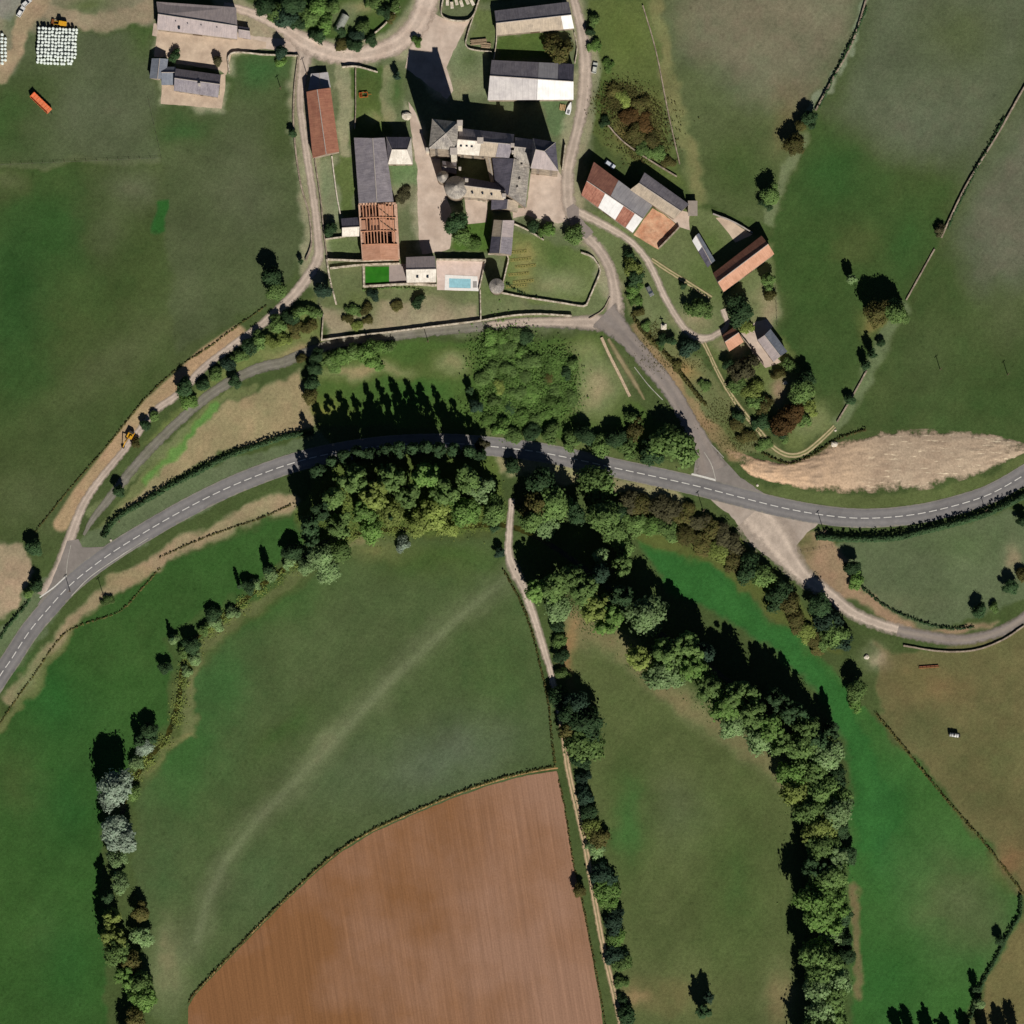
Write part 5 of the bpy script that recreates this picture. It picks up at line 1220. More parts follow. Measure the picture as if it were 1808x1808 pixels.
grove('in the top edge garden', 'x', [(470,8,16,7,'dark'),(485,20,15,6,'green'),(505,28,18,7,'blue'),(522,38,14,5,'dark'),(515,5,18,8,'dark'),(545,30,15,5,'green'),(560,12,16,6,'bright'),(575,40,14,5,'bright'),(562,62,12,4,'dark'),(590,12,13,4,'green'),(600,55,10,3,'dark'),(630,60,12,4,'blue'),(640,48,12,4,'green'),(625,78,13,4,'dark'),(605,78,12,3,'olive'),(655,70,10,3,'dark'),(680,20,12,4,'dark'),(690,30,9,3,'olive'),(700,8,12,4,'green'),(660,5,12,4,'green')], 'trees in the top garden')
one(989,88,27,8,'olive','broad brown topped tree between the two northern barns')
grove('east of the village lane', 'y', [(1048,35,10,4,'green'),(1040,55,8,4,'dark'),(1050,80,11,3,'bright'),(1075,115,10,2,'bright'),(1085,160,12,2.5,'olive'),(1100,175,14,2.5,'yellow'),(1130,185,15,2.5,'olive'),(1110,205,15,3,'russet'),(1140,215,16,3,'russet'),(1120,235,15,3,'olive'),(1150,245,13,2.5,'olive'),(1160,270,14,2.5,'green'),(1135,262,12,2.5,'green'),(1180,285,10,2,'olive'),(1068,215,9,2.5,'dark')], 'brambles east of the village lane')
one(806,392,20,9,'dark','dark round tree in front of the south wing'); one(815,415,18,6,'green','green tree shading the chateau drive'); one(835,430,13,3,'bright','low bright shrub beside the gatehouse')
grove('of the three round trees in the courtyard corner', 'x', [(942,398,10,5,'dark'),(966,405,13,5,'bright'),(1012,415,17,6,'green')], 'trees by the eastern courtyard')
one(712,345,14,2,'twig','bare twiggy shrub beside the grey range'); one(584,405,13,5,'dark','dark bush beside the white roofed outhouse'); one(740,532,14,4,'dark','dark shrub on the stony terrace below the pool')
grove('on the stony terrace', 'x', [(625,548,11,2.5,'green'),(645,545,11,2.5,'olive'),(660,520,10,2.5,'blue'),(615,562,9,2,'olive'),(650,565,8,1.6,'olive'),(700,540,9,2,'olive'),(630,575,9,2,'yellow')], 'shrubs of the stony terrace')
grove('in the strip beside the gravel drive', 'y', [(1112,452,10,4,'dark'),(1115,472,15,5,'yellow'),(1122,490,15,5,'dark'),(1120,510,14,4,'bright'),(1124,530,10,3,'bright'),(1128,550,9,2.5,'olive'),(1172,600,9,3,'dark'),(1186,602,8,4,'dark'),(1216,612,15,6,'blue'),(1140,575,8,2,'green'),(1165,610,8,2,'green'),(1195,645,9,2,'olive'),(1245,680,10,2,'green')], 'shrubs beside the drive')
one(1205,505,7,3,'dark','little dark tree on the grass inside the drive loop'); one(1235,545,22,7,'green','broad tree inside the loop of the drive'); one(1310,545,26,10,'dark','broad dark tree below the long terracotta barn'); one(1355,495,15,7,'green','tree at the gable end of the terracotta barn'); one(1358,520,12,4,'olive','olive shrub east of the terracotta barn'); one(1318,575,14,3,'yellow','low yellowish shrub behind the orange cottage')
grove('in the eastern garden', 'x', [(1285,645,10,5,'dark'),(1312,650,22,9,'twig'),(1300,680,14,4,'green'),(1330,690,16,4,'yellow'),(1350,715,14,4,'olive'),(1335,710,13,4,'green'),(1345,745,14,4,'dark'),(1375,660,10,4,'olive'),(1395,645,12,4,'green'),(1418,690,20,10,'green'),(1425,670,16,8,'dark'),(1385,745,20,8,'russet'),(1400,730,18,8,'russet'),(1372,755,14,5,'dark'),(1415,740,14,4,'green'),(1430,720,13,3,'yellow'),(1300,750,13,3,'olive'),(1320,770,13,3,'olive'),(1305,735,10,4,'dark'),(1350,785,12,2,'green'),(1385,770,10,2,'green')], 'trees and shrubs of the eastern garden')
grove('on the wall line of the upper right pastures', 'y', [(1428,210,14,7,'dark'),(1415,222,10,5,'olive'),(1402,255,18,8,'olive'),(1362,345,17,8,'green'),(1352,360,12,5,'dark')], 'trees on the pasture wall')
one(1550,552,24,13,'olive','larger half of the twin field tree in the right pasture'); one(1578,548,24,13,'green','greener half of the twin field tree in the right pasture'); one(1504,492,11,8,'pale','slim pale tree left of the twin field tree'); one(1660,405,11,4,'twig','bare twiggy tree on the far right wall')
grove('on the track line below the twin field tree', 'y', [(1555,606,7,3,'dark'),(1542,625,10,9,'dark'),(1528,645,10,7,'dark'),(1500,706,9,4,'dark')], 'bushes down the right pasture line')
br = []
for x, y, r_, h, c in ((1112,885,16,5,'twig'),(1135,890,17,5,'olive'),(1160,895,17,5,'twig'),(1185,900,16,5,'twig'),(1210,910,16,4,'olive'),(1235,920,16,4,'twig'),(1258,932,17,4.5,'olive'),(1280,945,17,4.5,'twig'),(1300,960,15,4.5,'twig'),(1120,925,17,5,'green'),(1150,930,16,4,'bright'),(1180,935,16,4,'green'),(1210,945,16,3.5,'olive'),(1240,960,16,3.5,'olive'),(1270,975,16,3.5,'yellow'),(1295,990,16,4,'olive'),(1325,1005,20,8,'dark'),(1345,1015,18,8,'green'),(1085,940,18,9,'green'),(1100,965,16,7,'green'),(1085,905,16,8,'dark'),(1375,1050,20,8,'dark'),(1395,1065,18,7,'olive'),(1405,1095,16,4,'olive'),(1425,1115,16,3.5,'yellow'),(1440,1135,15,3,'olive'),(1448,1068,18,9,'dark'),(1460,1095,20,9,'blue'),(1475,1118,20,9,'green'),(1488,1135,14,6,'blue'),(1460,1130,14,4,'green')): br.append((x, y, r_, h, c))
grove('in the bramble thicket below the gravel apron', 'x', br, 'thicket below the gravel apron', 1.25, 1.0)
one(1502,1002,15,8,'dark','darker of two trees beside the eastern gravel track'); one(1512,1025,16,5,'bright','brighter of two trees beside the eastern gravel track'); one(1514,1218,19,10,'green','round tree where fence and lush meadow meet'); one(1510,1240,14,5,'bright','low bright shrub below the round fence tree')
one(1728,1080,14,6,'dark','pointed dark tree above the eastern tarmac track'); one(1755,1072,9,3,'green','small shrub beside the pointed dark tree'); one(1785,1035,14,6,'dark','dark tree near the right edge above the tarmac track'); one(1806,1015,12,4,'olive','olive shrub at the right edge'); one(1808,920,11,6,'dark','dark tree cut by the right edge below the road')

# ------------------------------------------------------------------ hedges and weeds
def hedge(label, pts, wd, h, col, dens=5.0, size=.34, cat='hedge', kind=None, name='hedge'):
    """wd, h in metres; leaf sprays along photo points"""
    q = smooth([(x, y) for x, y in pts], 4) if len(pts) > 2 else [np.array(p, float) for p in pts]
    global ORG
    root = start(name, label, cat if kind is None else None, [tuple(p[:2]) for p in q]); 
    if kind: tag(root, kind=kind)
    r = np.random.default_rng(len(label) * 31 + int(q[0][0])); pts_, nr = [], []; st = MB()
    for a, b in zip(q[:-1], q[1:]):
        A, B = P(a[0], a[1]) - ORG, P(b[0], b[1]) - ORG; L = (B - A).length; n = max(1, int(L * dens * max(wd, .6) * max(1, h * .8)))
        d = (B - A) / L; nn = Vector((-d.y, d.x, 0)); hh = h * r.uniform(.6, 1.15)
        for k in range(n):
            s = r.uniform(-1, 1); t = r.uniform(0, L); z = hh * r.uniform(.1, 1) * (1 - .5 * s * s)
            e = A + d * t + nn * (s * wd / 2); pts_.append((e.x, e.y, z + .05)); nr.append((nn.x * s, nn.y * s, .8))
        if r.random() < .5: st.tube((A.x, A.y, 0), (A.x + .05, A.y, h * .6), .05, .03, 5)
    if not st.v: st.tube((0, 0, 0), (0, 0, h * .6), .05, .03, 5)
    me = leaf_mesh('hedge_foliage', np.array(pts_), np.array(nr), size, 5); me.materials[0] = LEAF[col]
    link(bpy.data.objects.new('foliage', me), root); tag(st.build('stem', BARK(), root), kind='stuff')
    return root
hedge('long dark hedge on the upper side of the main road', [(182,948),(205,915),(250,888),(300,858),(340,838),(400,806),(440,792),(500,772),(555,762)], 2.2, 2.2, 'dark', 7)
hedge('long dark hedge below the eastern bend of the main road', [(1442,948),(1480,951),(1530,952),(1580,950),(1620,941),(1680,926),(1740,908),(1790,885),(1815,872)], 2.2, 3.6, 'dark', 7)
hedge('thin weedy bank along the top of the ploughed field', [(332,1772),(345,1752),(400,1693),(450,1641),(500,1591),(550,1543),(600,1501),(660,1464),(720,1437),(800,1403),(870,1379),(930,1363),(980,1353)], .9, .9, 'olive', 7)  # weeds added in place of the bank's thin shadow line
hedge('thin hedge between meadow and rutted southern track', [(888,1005),(905,1035),(925,1075),(940,1120),(955,1180),(968,1240),(975,1310),(980,1350)], .8, .9, 'olive', 6)
hedge('weedy edge between ploughed field and southern track', [(987,1378),(1000,1440),(1012,1520),(1028,1590),(1042,1660),(1058,1745),(1070,1815)], .6, .6, 'olive', 6)
hedge('thin hedge below the tan verge of the main road', [(0,1278),(25,1240),(60,1192),(105,1128),(140,1105),(210,1080),(250,1040),(283,1003)], .6, .6, 'olive', 6)
hedge('thin hedge along the meadow top below the main road', [(280,985),(340,958),(400,935),(460,915),(520,888)], .6, .5, 'olive', 6)
hedge('fence hedge between lush meadow and olive pasture', [(1545,1258),(1600,1325),(1660,1398),(1700,1445),(1740,1490),(1790,1555),(1806,1578)], 1.0, 1.0, 'olive', 6)
hedge('dark hedge in the lower right corner', [(1802,1580),(1800,1615),(1785,1640),(1765,1680),(1735,1735),(1715,1790),(1705,1815)], 1.4, 2.0, 'dark', 7)
hedge('curved hedge along the field beside the eastern gravel track', [(1520,1035),(1560,1068),(1600,1088),(1650,1105),(1690,1110),(1720,1106)], 1.0, 1.2, 'dark', 7)
hedge('dark hedge along the upper right pasture wall', [(1530,12),(1510,60),(1495,90),(1470,140),(1445,190)], 1.2, 1.5, 'dark', 7)
hedge('dark hedge along the far right pasture wall', [(1775,205),(1745,260),(1715,315),(1690,365),(1672,405)], 1.2, 1.4, 'dark', 7)
hedge('brown hedge between side lane and gravel drive strip', [(1115,555),(1140,590),(1175,625),(1210,670),(1245,715)], 1.6, 1.4, 'olive', 7)
hedge('thin dark hedge above the pale bank of the western lane', [(62,940),(95,898),(130,855),(180,798),(215,755),(260,700),(320,645),(370,612),(420,575),(470,540)], .5, .5, 'olive', 6)
hedge('low hedge above the bare eroded bank', [(1345,800),(1390,818),(1430,806),(1480,775),(1530,758)], 1.0, 1.2, 'olive', 7)
hedge('weedy row along the middle of the pool terrace slope', [(640,512),(690,508),(740,510)], .8, .6, 'green', 6)
hedge('dark roadside hedge left of the lower junction', [(0,1128),(15,1105),(40,1075),(55,1055)], 1.2, 1.4, 'dark', 7)
hedge('hedge beside the thin vegetable garden wall', [(893,500),(930,522),(960,528)], .8, .8, 'dark', 6)
def scatter(label, regions, col, n, h, size, name):
    """uncountable low growth spread over soft regions (cx, cy, rx, ry)"""
    global ORG
    r = np.random.default_rng(n); pts_ = []
    ORG = Vector((0, 0, 0))
    for (cx, cy, rx, ry) in regions:
        for k in range(n):
            x = cx + r.normal(0, .5) * rx; y = cy + r.normal(0, .5) * ry; p = P(x, y); pts_.append((p.x, p.y, h * r.uniform(.1, 1)))
    pts_ = np.array(pts_); me = leaf_mesh(name, pts_, np.tile((0, 0, 1.0), (len(pts_), 1)), size, 3); me.materials[0] = LEAF[col]
    tag(link(bpy.data.objects.new(name, me)), label, kind='stuff')
stream_reg = [(x, y, 14, 14) for x, y in ((235,1375),(262,1345),(290,1310),(312,1270),(318,1240),(322,1205),(330,1175),(345,1140),(372,1112),(400,1090),(430,1068),(460,1042),(490,1018),(520,995),(550,975),(585,960),(620,945),(660,938),(700,935),(740,932),(780,930),(830,928))]
scatter('rough weeds lining the western stream', stream_reg, 'yellow', 160, 1.0, .2, 'stream_weeds')
scatter('green undergrowth beneath the tall grove', [(600,880,40,45),(660,890,40,45),(720,895,40,40),(780,895,40,40),(840,890,40,40)], 'yellow', 900, .8, .22, 'undergrowth')
scatter('rough grass and brambles under the riverside belts', [(1000,1060,40,30),(1060,1090,40,30),(1160,1170,50,25),(1280,1230,50,30),(1360,1290,40,30),(1440,1400,50,50),(1450,1500,40,60),(1455,1600,40,60),(1450,1720,40,60)], 'green', 700, .4, .18, 'bramble_cover')
scatter('rough weeds in the overgrown gardens', [(890,625,50,45),(905,670,50,50),(985,690,34,50),(895,720,60,35),(985,650,26,30)], 'bright', 3200, 1.1, .26, 'garden_weeds')
scatter('dry scrub on the strip above the side lane', [(1190,640,60,20),(1270,730,40,35),(1310,780,40,20),(1150,590,20,25)], 'olive', 500, .3, .16, 'dry_scrub')
scatter('rough brown bramble scrub east of the village lane', [(1125,205,55,40),(1140,250,40,35),(1095,175,35,30)], 'olive', 2600, .7, .22, 'bramble_scrub')
# ================================================================== SMALL THINGS
# ---- wrapped bales
BALE = plain('bale_wrap', (232, 240, 232), .85, .35, .4)
def bale_mesh():
    mb = MB(); n = 14; rings = [(-.6, .36), (-.57, .48), (-.48, .55), (.46, .55), (.57, .47), (.62, .3)]
    v = []
    for z, r_ in rings:
        for i in range(n):
            a = 6.2832 * i / n; v.append((r_ * math.cos(a), r_ * math.sin(a), z + .6))
    f = [(k * n + i, k * n + (i + 1) % n, (k + 1) * n + (i + 1) % n, (k + 1) * n + i) for k in range(5) for i in range(n)]
    f += [tuple(range(n))[::-1], tuple(range(5 * n, 6 * n))]
    me = bpy.data.meshes.new('wrapped_bale'); me.from_pydata(v, [], f); me.materials.append(BALE); return me
BM_ = bale_mesh()
def bale(px, py, z, label, group):
    o = bpy.data.objects.new('wrapped_bale', BM_); p = P(px, py, z); o.location = (p.x, p.y, z); o.rotation_euler = (0, 0, random.uniform(0, 6))
    s = random.uniform(.94, 1.04); o.scale = (s, s, random.uniform(.95, 1.05)); link(o); tag(o, label, 'bale', group)
for r_ in range(11):
    for c in range(13):
        x = 70 + c * 5.95 + r_ * -.35 + random.uniform(-.9, .9); y = 50 + r_ * 6.1 + c * .25 + random.uniform(-.9, .9)
        if x > 138 - max(0, r_ - 7) * 4.2: continue
        up = 2 if (r_ < 9 and c < 11) else 1
        bale(x, y, 1.22 if (up == 2) else 0.0, f'white wrapped bale, {ORDN[r_]} row down, {ORDN[c]} across in the big stack', 'bales of the big stack')
for r_ in range(9):
    for c in range(3):
        x = -2 + c * 6 + random.uniform(-.6, .6); y = 62 + r_ * 6.3 + random.uniform(-.6, .6)
        if x > 12 or (r_ in (0, 8) and c > 1): continue
        bale(x, y, 0, f'white wrapped bale, {ORDN[r_]} row down, {ORDN[c]} across in the left edge stack', 'bales at the left edge')
# lower tier under the big stack: tarp covered base so the upper tier rests on something
rt = start('bale_base', 'dark lower tier of bales under the big white stack', 'bale', [(68,46),(134,48),(130,100),(66,98)])
mesh_obj('tier', [P(x, y) - ORG + Vector((0, 0, z)) for z in (0, 1.2) for x, y in ((68,52),(133,54),(129,101),(65,98))], [(3,2,1,0),(4,5,6,7),(0,1,5,4),(1,2,6,5),(2,3,7,6),(3,0,4,7)], surf('dull_wrap', (90, 100, 100), .7, .3, 2), rt)

# ---- vehicles
TYRE = plain('tyre', (34, 34, 36), 1, .9, .1)
def wheels(root, spots, r_=.32, wd=.22, axis='y'):
    for x, y in spots:
        m = MB(); m.tube((x, y - wd/2, r_), (x, y + wd/2, r_), r_, r_, 14); w_ = m.build('wheel', TYRE, root)
        m = MB(); m.tube((x, y - wd/2 - .01, r_), (x, y + wd/2 + .01, r_), r_*.55, r_*.55, 10); m.build('rim', plain('rim', (150,150,152), .8, .4), w_)
def car(px, py, deg, paint, label, L=4.2, W=1.75, van=False):
    root = tag(empty('parked_car', P(px, py), math.radians(deg)), label, 'car')
    h = .85; R_ = plain('paint_%d_%d_%d' % paint, paint, .8, .3, .5)
    prof = [(-L/2, .3), (-L/2, .78), (-L/2 + .15, .9), (L*.22, .95), (L*.46, .8), (L/2, .62), (L/2, .3)]
    def prism(nm, pr, w0, w1, mat, par):
        n = len(pr); v = [(x, -(w0 + (w1 - w0) * (i in par_top)) , z) for i, (x, z) in enumerate(pr)] + [(x, (w0 + (w1 - w0) * (i in par_top)), z) for i, (x, z) in enumerate(pr)]
        f = [tuple(range(n)), tuple(range(2*n - 1, n - 1, -1))] + [(i, i + n, (i + 1) % n + n, (i + 1) % n) for i in range(n)]
        o = mesh_obj(nm, v, f, mat, root); bm = bmesh.new(); bm.from_mesh(o.data); bmesh.ops.recalc_face_normals(bm, faces=bm.faces); bmesh.ops.bevel(bm, geom=bm.edges[:], offset=.05, segments=2, affect='EDGES'); bm.to_mesh(o.data); bm.free(); return o
    par_top = ()
    prism('body', prof, W/2, W/2, R_, root)
    x0 = -L*.47; x1 = L*.26
    par_top = (1, 2)
    prism('cabin', [(x0, .88), (x0 + .28, 1.42), (L*.06, 1.42), (x1, .9)], W/2 - .08, W/2 - .22, GLASS(), root)
    box('roof_panel', x0 + .32, L*.05, -W/2 + .24, W/2 - .24, 1.4, 1.46, R_, root, .02)
    wheels(root, [(-L*.31, -W/2 + .1), (-L*.31, W/2 - .1), (L*.32, -W/2 + .1), (L*.32, W/2 - .1)])
    for s in (-1, 1):
        box('headlight', L/2 - .06, L/2 + .02, s*W*.36 - .16, s*W*.36 + .16, .5, .66, plain('lamp_glass', (220,220,225), .8, .2), root)
    return root
car(1050,120,80,(206,208,196),'pale car parked on the grass beside the village lane')
car(1077,291,-35,(200,206,214),'white car in the shade behind the striped barn')
car(1147,514,-62,(120,122,120),'grey car beside the gravel drive')
car(37,21,60,(236,236,232),'white car parked at the top left yard'); car(47,5,40,(226,226,222),'white car half cut by the top edge')
def boat():
    root = tag(empty('boat_trailer', P(1005,192), math.radians(75)), 'white pointed boat on a trailer beside the white barn', 'boat')
    n = 12; v = []; f = []
    for i in range(n + 1):
        t = i / n; x = -2.4 + 4.9 * t; hw = .85 * (1 - max(0, (t - .35) / .65) ** 1.8) + .03
        for y, z in ((-hw, 1.15), (-hw*.75, .6), (hw*.75, .6), (hw, 1.15)): v.append((x, y, z))
        if i: o = (i-1)*4; f += [(o,o+1,o+5,o+4),(o+1,o+2,o+6,o+5),(o+2,o+3,o+7,o+6),(o+3,o,o+4,o+7)]
    f += [(0,1,2,3)]
    mesh_obj('hull', v, f, plain('gel_coat', (242,242,240), .85, .3), root)
    box('cockpit', -2.1, -.6, -.5, .5, 1.16, 1.2, plain('cockpit_grey', (120,120,124), .8), root)
    box('trailer_frame', -2.0, 2.6, -.5, .5, .35, .45, plain('galvanised', (150,150,150), .7, .4, .4, .6), root); wheels(root, [(-.6,-.75),(-.6,.75)])
boat()
# firewood / pallets beside the boat
WD = surf('firewood', (206, 176, 130), .75, .3, 3)
def stack(px, py, label, n, L, rz, mat=WD, cat='log pile', name='log_pile'):
    root = tag(empty(name, P(px, py), rz), label, cat)
    for k in range(n):
        m = MB(); y = (k % 5 - 2) * .42 + random.uniform(-.08,.08); z = .17 + (k // 5) * .3
        m.tube((-L/2 + random.uniform(-.2,.2), y, z), (L/2 + random.uniform(-.2,.2), y + random.uniform(-.1,.1), z), .17, .16, 7); m.build('log', mat, root)
stack(993,190,'small pile of pale planks beside the white boat',10,2.2,1.4)
stack(962,295,'pale log pile against the east pavilion',14,4.0,.15)
stack(845,74,'long heap of cut logs against the paddock wall',15,6.0,.1,surf('grey_logs',(170,148,120),.7,.35,3)); stack(858,80,'shorter heap of logs right of the long heap',10,3.6,-.1,surf('grey_logs',(170,148,120),.7,.35,3))
YEL = plain('machine_yellow', (214, 160, 40), .85, .45); DKM = plain('machine_dark', (44, 42, 40), 1, .7)
def excavator(px, py, rz, label):
    root = tag(empty('excavator', P(px, py), rz), label, 'digger')
    for s in (-1, 1):
        t = box('track', -1.7, 1.7, s*1.0 - .28, s*1.0 + .28, 0, .75, DKM, root, .2)
    box('undercarriage', -.9, .9, -.72, .72, .35, .8, DKM, root); box('house', -1.9, 1.0, -1.15, 1.15, .82, 1.9, YEL, root, .12)
    c = box('cab', -.2, 1.2, .1, 1.1, .9, 2.7, YEL, root, .08); box('cab_glass', .0, 1.23, .18, 1.02, 1.6, 2.55, GLASS(), c)
    m = MB(); m.tube((.9,-.3,1.4),(3.0,-.3,3.6),.26,.24,6); m.build('boom', YEL, root)
    m = MB(); m.tube((3.0,-.3,3.6),(5.0,-.3,1.3),.2,.17,6); m.build('stick', YEL, root)
    m = MB(); m.box(4.6,5.4,-.8,.2,.25,1.1); m.build('bucket', DKM, root)
    box('engine_cover', -1.8, -.9, -1.0, 1.0, 1.903, 2.1, DKM, root, .05)
excavator(230,770,math.radians(-118),'yellow excavator standing on the climbing lane')
def loader(px, py, rz, label):
    root = tag(empty('wheel_loader', P(px, py), rz), label, 'loader')
    box('body', -2.2, .4, -.9, .9, .8, 1.8, YEL, root, .1); c = box('cab', -.6, .7, -.75, .75, 1.2, 2.9, YEL, root, .06); box('cab_glass', -.5, .74, -.68, .68, 1.9, 2.75, GLASS(), c)
    for s in (-1, 1):
        m = MB(); m.tube((.5, s*.6, 1.6), (3.0, s*.6, .6), .12, .12, 6); m.build('lift_arm', YEL, root)
    box('bucket', 2.8, 3.7, -1.25, 1.25, .1, .9, surf('rusty_steel', (130, 78, 40), .8, .3, 2), root, .05)
    wheels(root, [(-1.4,-1.05),(-1.4,1.05),(1.2,-1.05),(1.2,1.05)], .7, .45)
loader(108,42,math.radians(172),'yellow loader parked above the big bale stack')
ORG_ = plain('trailer_orange', (226, 116, 66), .8, .6)
def hay_trailer(px, py, rz, label):
    root = tag(empty('hay_trailer', P(px, py), rz), label, 'trailer')
    box('bed', -4.6, 4.6, -1.2, 1.2, .9, 1.05, surf('orange_bed', (222, 130, 90), .8, .25, 2), root)
    for s in (-1, 1):
        box('side_rail', -4.6, 4.6, s*1.2 - .06, s*1.2 + .06, 1.052, 1.75, ORG_, root)
        for x in np.linspace(-4.4, 4.4, 8):
            box('stake', x - .05, x + .05, s*1.29 - .04, s*1.29 + .04, .9, 2.0, ORG_, root)
    box('end_rack', -4.75, -4.62, -1.2, 1.2, .9, 2.3, ORG_, root); m = MB(); m.tube((4.6, 0, .8), (6.0, 0, .5), .08, .08, 6); m.build('drawbar', DKM, root)
    for x in np.linspace(-3.6, 3.6, 6): box('slat', x - .12, x + .12, -1.13, 1.13, 1.052, 1.12, ORG_, root)
    wheels(root, [(-3,-.95),(-3,.95),(3,-.95),(3,.95)], .45, .3)
hay_trailer(73,183,math.radians(-44),'long orange hay feeder trailer in the upper left pasture')
def feeder(px, py, rz, label):
    root = tag(empty('cattle_barrier', P(px, py), rz), label, 'barrier'); R_ = plain('barrier_red', (170, 84, 50), .8, .6)
    for z in (.3, .7, 1.1):
        m = MB(); m.tube((-3.8,0,z),(3.8,0,z),.06,.06,6); m.build('rail', R_, root)
    for x in np.linspace(-3.8, 3.8, 6):
        m = MB(); m.tube((x,0,0),(x,0,1.2),.07,.07,6); m.build('post', R_, root)
    box('trough', -3.6, 3.6, .35, .9, 0, .4, plain('trough_rust', (150, 92, 66), .8), root)
feeder(1640,1179,math.radians(4),'thin red cattle barrier in the olive pasture')
def tanker(px, py, rz, label):
    root = tag(empty('water_tank', P(px, py), rz), label, 'tank')
    m = MB(); m.tube((-1.7,0,1.35),(1.7,0,1.35),.75,.75,18); m.build('tank', plain('tank_white', (210,210,206), .8, .4), root, True)
    for x in (-1.0, 0, 1.0): 
        m = MB(); m.tube((x-.08,0,1.35),(x+.08,0,1.35),.78,.78,18); m.build('band', DKM, root)
    box('chassis', -1.9, 2.4, -.5, .5, .5, .66, DKM, root); box('hatch', -.3, .3, -.3, .3, 2.0, 2.2, DKM, root); wheels(root, [(0,-.75),(0,.75)], .42, .26)
tanker(1684,1298,math.radians(-8),'pale water tanker standing in the olive pasture')
def cross(px, py):
    root = tag(empty('stone_cross', P(px, py)), 'white stone wayside cross beside the gravel drive', 'cross')
    box('plinth', -1.1, 1.1, -1.1, 1.1, 0, .35, BRIGHT, root, .05); box('pedestal', -.5, .5, -.5, .5, .352, 1.3, BRIGHT, root, .05)
    m = MB(); m.box(-.14,.14,-.14,.14,1.3,3.6); m.build('shaft', BRIGHT, root); m = MB(); m.box(-.75,-.145,-.12,.12,2.7,2.95); m.build('arm', BRIGHT, root); m = MB(); m.box(.145,.75,-.12,.12,2.7,2.95); m.build('arm', BRIGHT, root)
cross(1172,577)
def play(px, py):
    root = tag(empty('garden_roller', P(px, py), .1), 'rusty orange farm implement on the small green', 'implement'); R_ = surf('rusty_frame', (176, 92, 44), .8, .3, 2)
    for s in (-1, 1): box('frame_bar', -1.6, 1.6, s*.9 - .12, s*.9 + .12, .6, .85, R_, root)
    for x in (-1.6, 1.6): box('cross_bar', x - .12, x + .12, -.77, .77, .6, .85, R_, root)
    for y in np.linspace(-.7, .7, 5):
        m = MB(); m.tube((-.9,y,.45),(-.9,y+.1,.45),.45,.45,12); m.build('disc', R_, root)
    m = MB(); m.tube((1.6,0,.7),(3.0,0,.5),.08,.08,6); m.build('drawbar', R_, root); wheels(root, [(.8,-.6),(.8,.6)], .4, .2)
play(642,168)
def polytunnel(px, py, rz):
    root = tag(empty('polytunnel', P(px, py), rz), 'small grey polytunnel in the top edge garden', 'greenhouse'); n = 12; v, f = [], []
    for i in range(9):
        x = -3.2 + .8 * i
        for k in range(n + 1):
            a = math.pi * k / n; v.append((x, 1.7 * math.cos(a), 2.0 * math.sin(a) + random.uniform(-.04,.04)))
        if i:
            for k in range(n): o = (i-1)*(n+1) + k; f.append((o, o+1, o+n+2, o+n+1))
    mesh_obj('cover', v, f, plain('polythene', (168, 172, 160), .6, .4), root)
    for i in range(0, 9, 2):
        m = MB(); x = -3.2 + .8*i
        for k in range(n): a, b = math.pi*k/n, math.pi*(k+1)/n; m.tube((x,1.74*math.cos(a),2.05*math.sin(a)),(x,1.74*math.cos(b),2.05*math.sin(b)),.04,.04,5)
        m.build('hoop', plain('galvanised', (150,150,150), .7, .4, .4, .6), root)
polytunnel(603,40,1.1)
def utility_pole(px, py, h, label):
    root = tag(empty('utility_pole', P(px, py), math.radians(40)), label, 'pole', 'poles of the overhead line')
    m = MB(); m.tube((0,0,0),(0,0,h),.16,.11,8); m.build('post', WOOD(), root); box('crossarm', -.8, .8, -.06, .06, h - .5, h - .36, WOOD(), root)
    for x in (-.7, 0, .7):
        m = MB(); m.cyl(x, 0, h - .355, h - .18, .05, 6); m.build('insulator', plain('glass_green', (90,120,110), .8), root)
for x, y, h, l in ((1455,940,7.5,'pole at the start of the long hedge below the road bend'),(1660,653,5,'pole standing alone in the right hand pasture'),(1779,662,5,'pole in the pasture close to the right edge'),(1740,902,5,'pole at the far end of the long hedge below the road'),(1242,903,7,'pole beside the gravel apron and the main road'),(182,1050,6,'pole on the verge south of the lower road junction'),(756,604,5.5,'pole beside the old grey track below the terrace'),(211,922,4,'pole beside the hedge near the lower junction'),(124,1045,6,'pole beside the lower road junction'),(542,132,6,'pole at the corner of the village street'),(496,158,5,'pole beside the lane wall west of the red barn')):
    utility_pole(x, y, h, 'wooden utility ' + l)
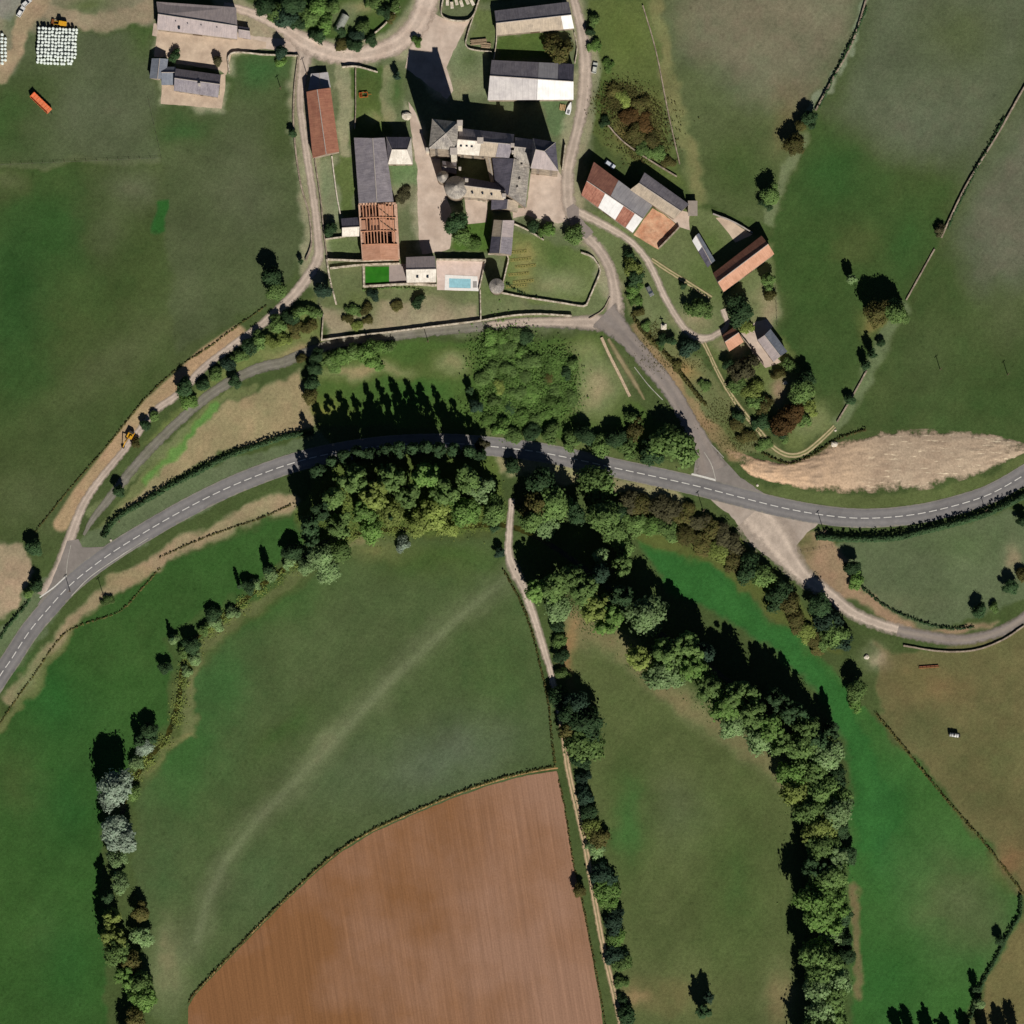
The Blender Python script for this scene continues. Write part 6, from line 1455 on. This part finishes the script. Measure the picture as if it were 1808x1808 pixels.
def vege():
    k = 0
    for cx, cy in ((912,445),(920,458),(928,470),(916,484),(924,497),(912,505)):
        root = tag(empty('vegetable_row', P(cx, cy), .1), ORDN[k] + ' vegetable row from the top in the walled garden', 'vegetable row', 'rows in the vegetable garden'); k += 1
        m = MB(); m.box(-4, 4, -.6, .6, 0, .14); m.build('soil_bed', surf('garden_soil', (122, 118, 68), 1, .3, 2), root)
        for i in range(8):
            me = PROTO['bush'][i % 5][0]; c = bpy.data.objects.new('plant', me); link(c, root); c.location = (-3.5 + i, random.uniform(-.2,.2), .1); c.scale = (.2,.2,.2); c.material_slots[0].link = 'OBJECT'; c.material_slots[0].material = LEAF['yellow' if i % 3 else 'green']
vege()
# gate and fence posts on the pasture line
def fence(label, pts, n, h=1.1):
    a, b = P(*pts[0]), P(*pts[1]); root = tag(empty('post_fence', a), label, 'fence'); pm = None
    for i in range(n):
        p = (b - a) * (i / (n - 1)); m = MB(); m.cyl(p.x, p.y, 0, h, .08, 6); m.build('post', WOOD(), root)
    for z in (.5, .95):
        m = MB(); d = b - a; m.tube((0,0,z),(d.x,d.y,z),.02,.02,4); m.build('wire', plain('wire', (90,88,84), .8), root)
fence('thin wire fence crossing the western pasture', [(0,291),(285,279)], 16); fence('short wire fence running up from the western pasture corner', [(285,279),(262,176)], 8)
fence('thin fence below the curved field gate', [(1415,975),(1470,966)], 6); fence('thin wire fence beside the blue roofed house', [(1372,575),(1370,510)], 6)
def rocks():
    q = [(1473,784,1.3,'white boulder at the gate above the bare bank'),(1475,760,.5,'small white stone beside the pasture gate'),(695+23,205,1.9,'pale rubble mound beside the chateau drive'),(1530,1160,1.0,'pale rubble beside the eastern track'),(196,954,.5,'white marker stone on the road island'),(1337,857,.5,'white stone on the verge of the eastern bend'),(1386,676,.9,'white garden table stone in the eastern garden')]
    for x, y, r_, l in q:
        bm = bmesh.new(); bmesh.ops.create_icosphere(bm, subdivisions=2, radius=r_)
        for v in bm.verts: v.co *= random.uniform(.78, 1.15); v.co.z = max(v.co.z * .6 + r_ * .25, -.02)
        me = bpy.data.meshes.new('boulder'); bm.to_mesh(me); bm.free(); me.materials.append(BRIGHT); o = bpy.data.objects.new('boulder', me); o.location = P(x, y); link(o); tag(o, l, 'rock')
rocks()
print('trees', TREES, 'objects', len(bpy.data.objects))
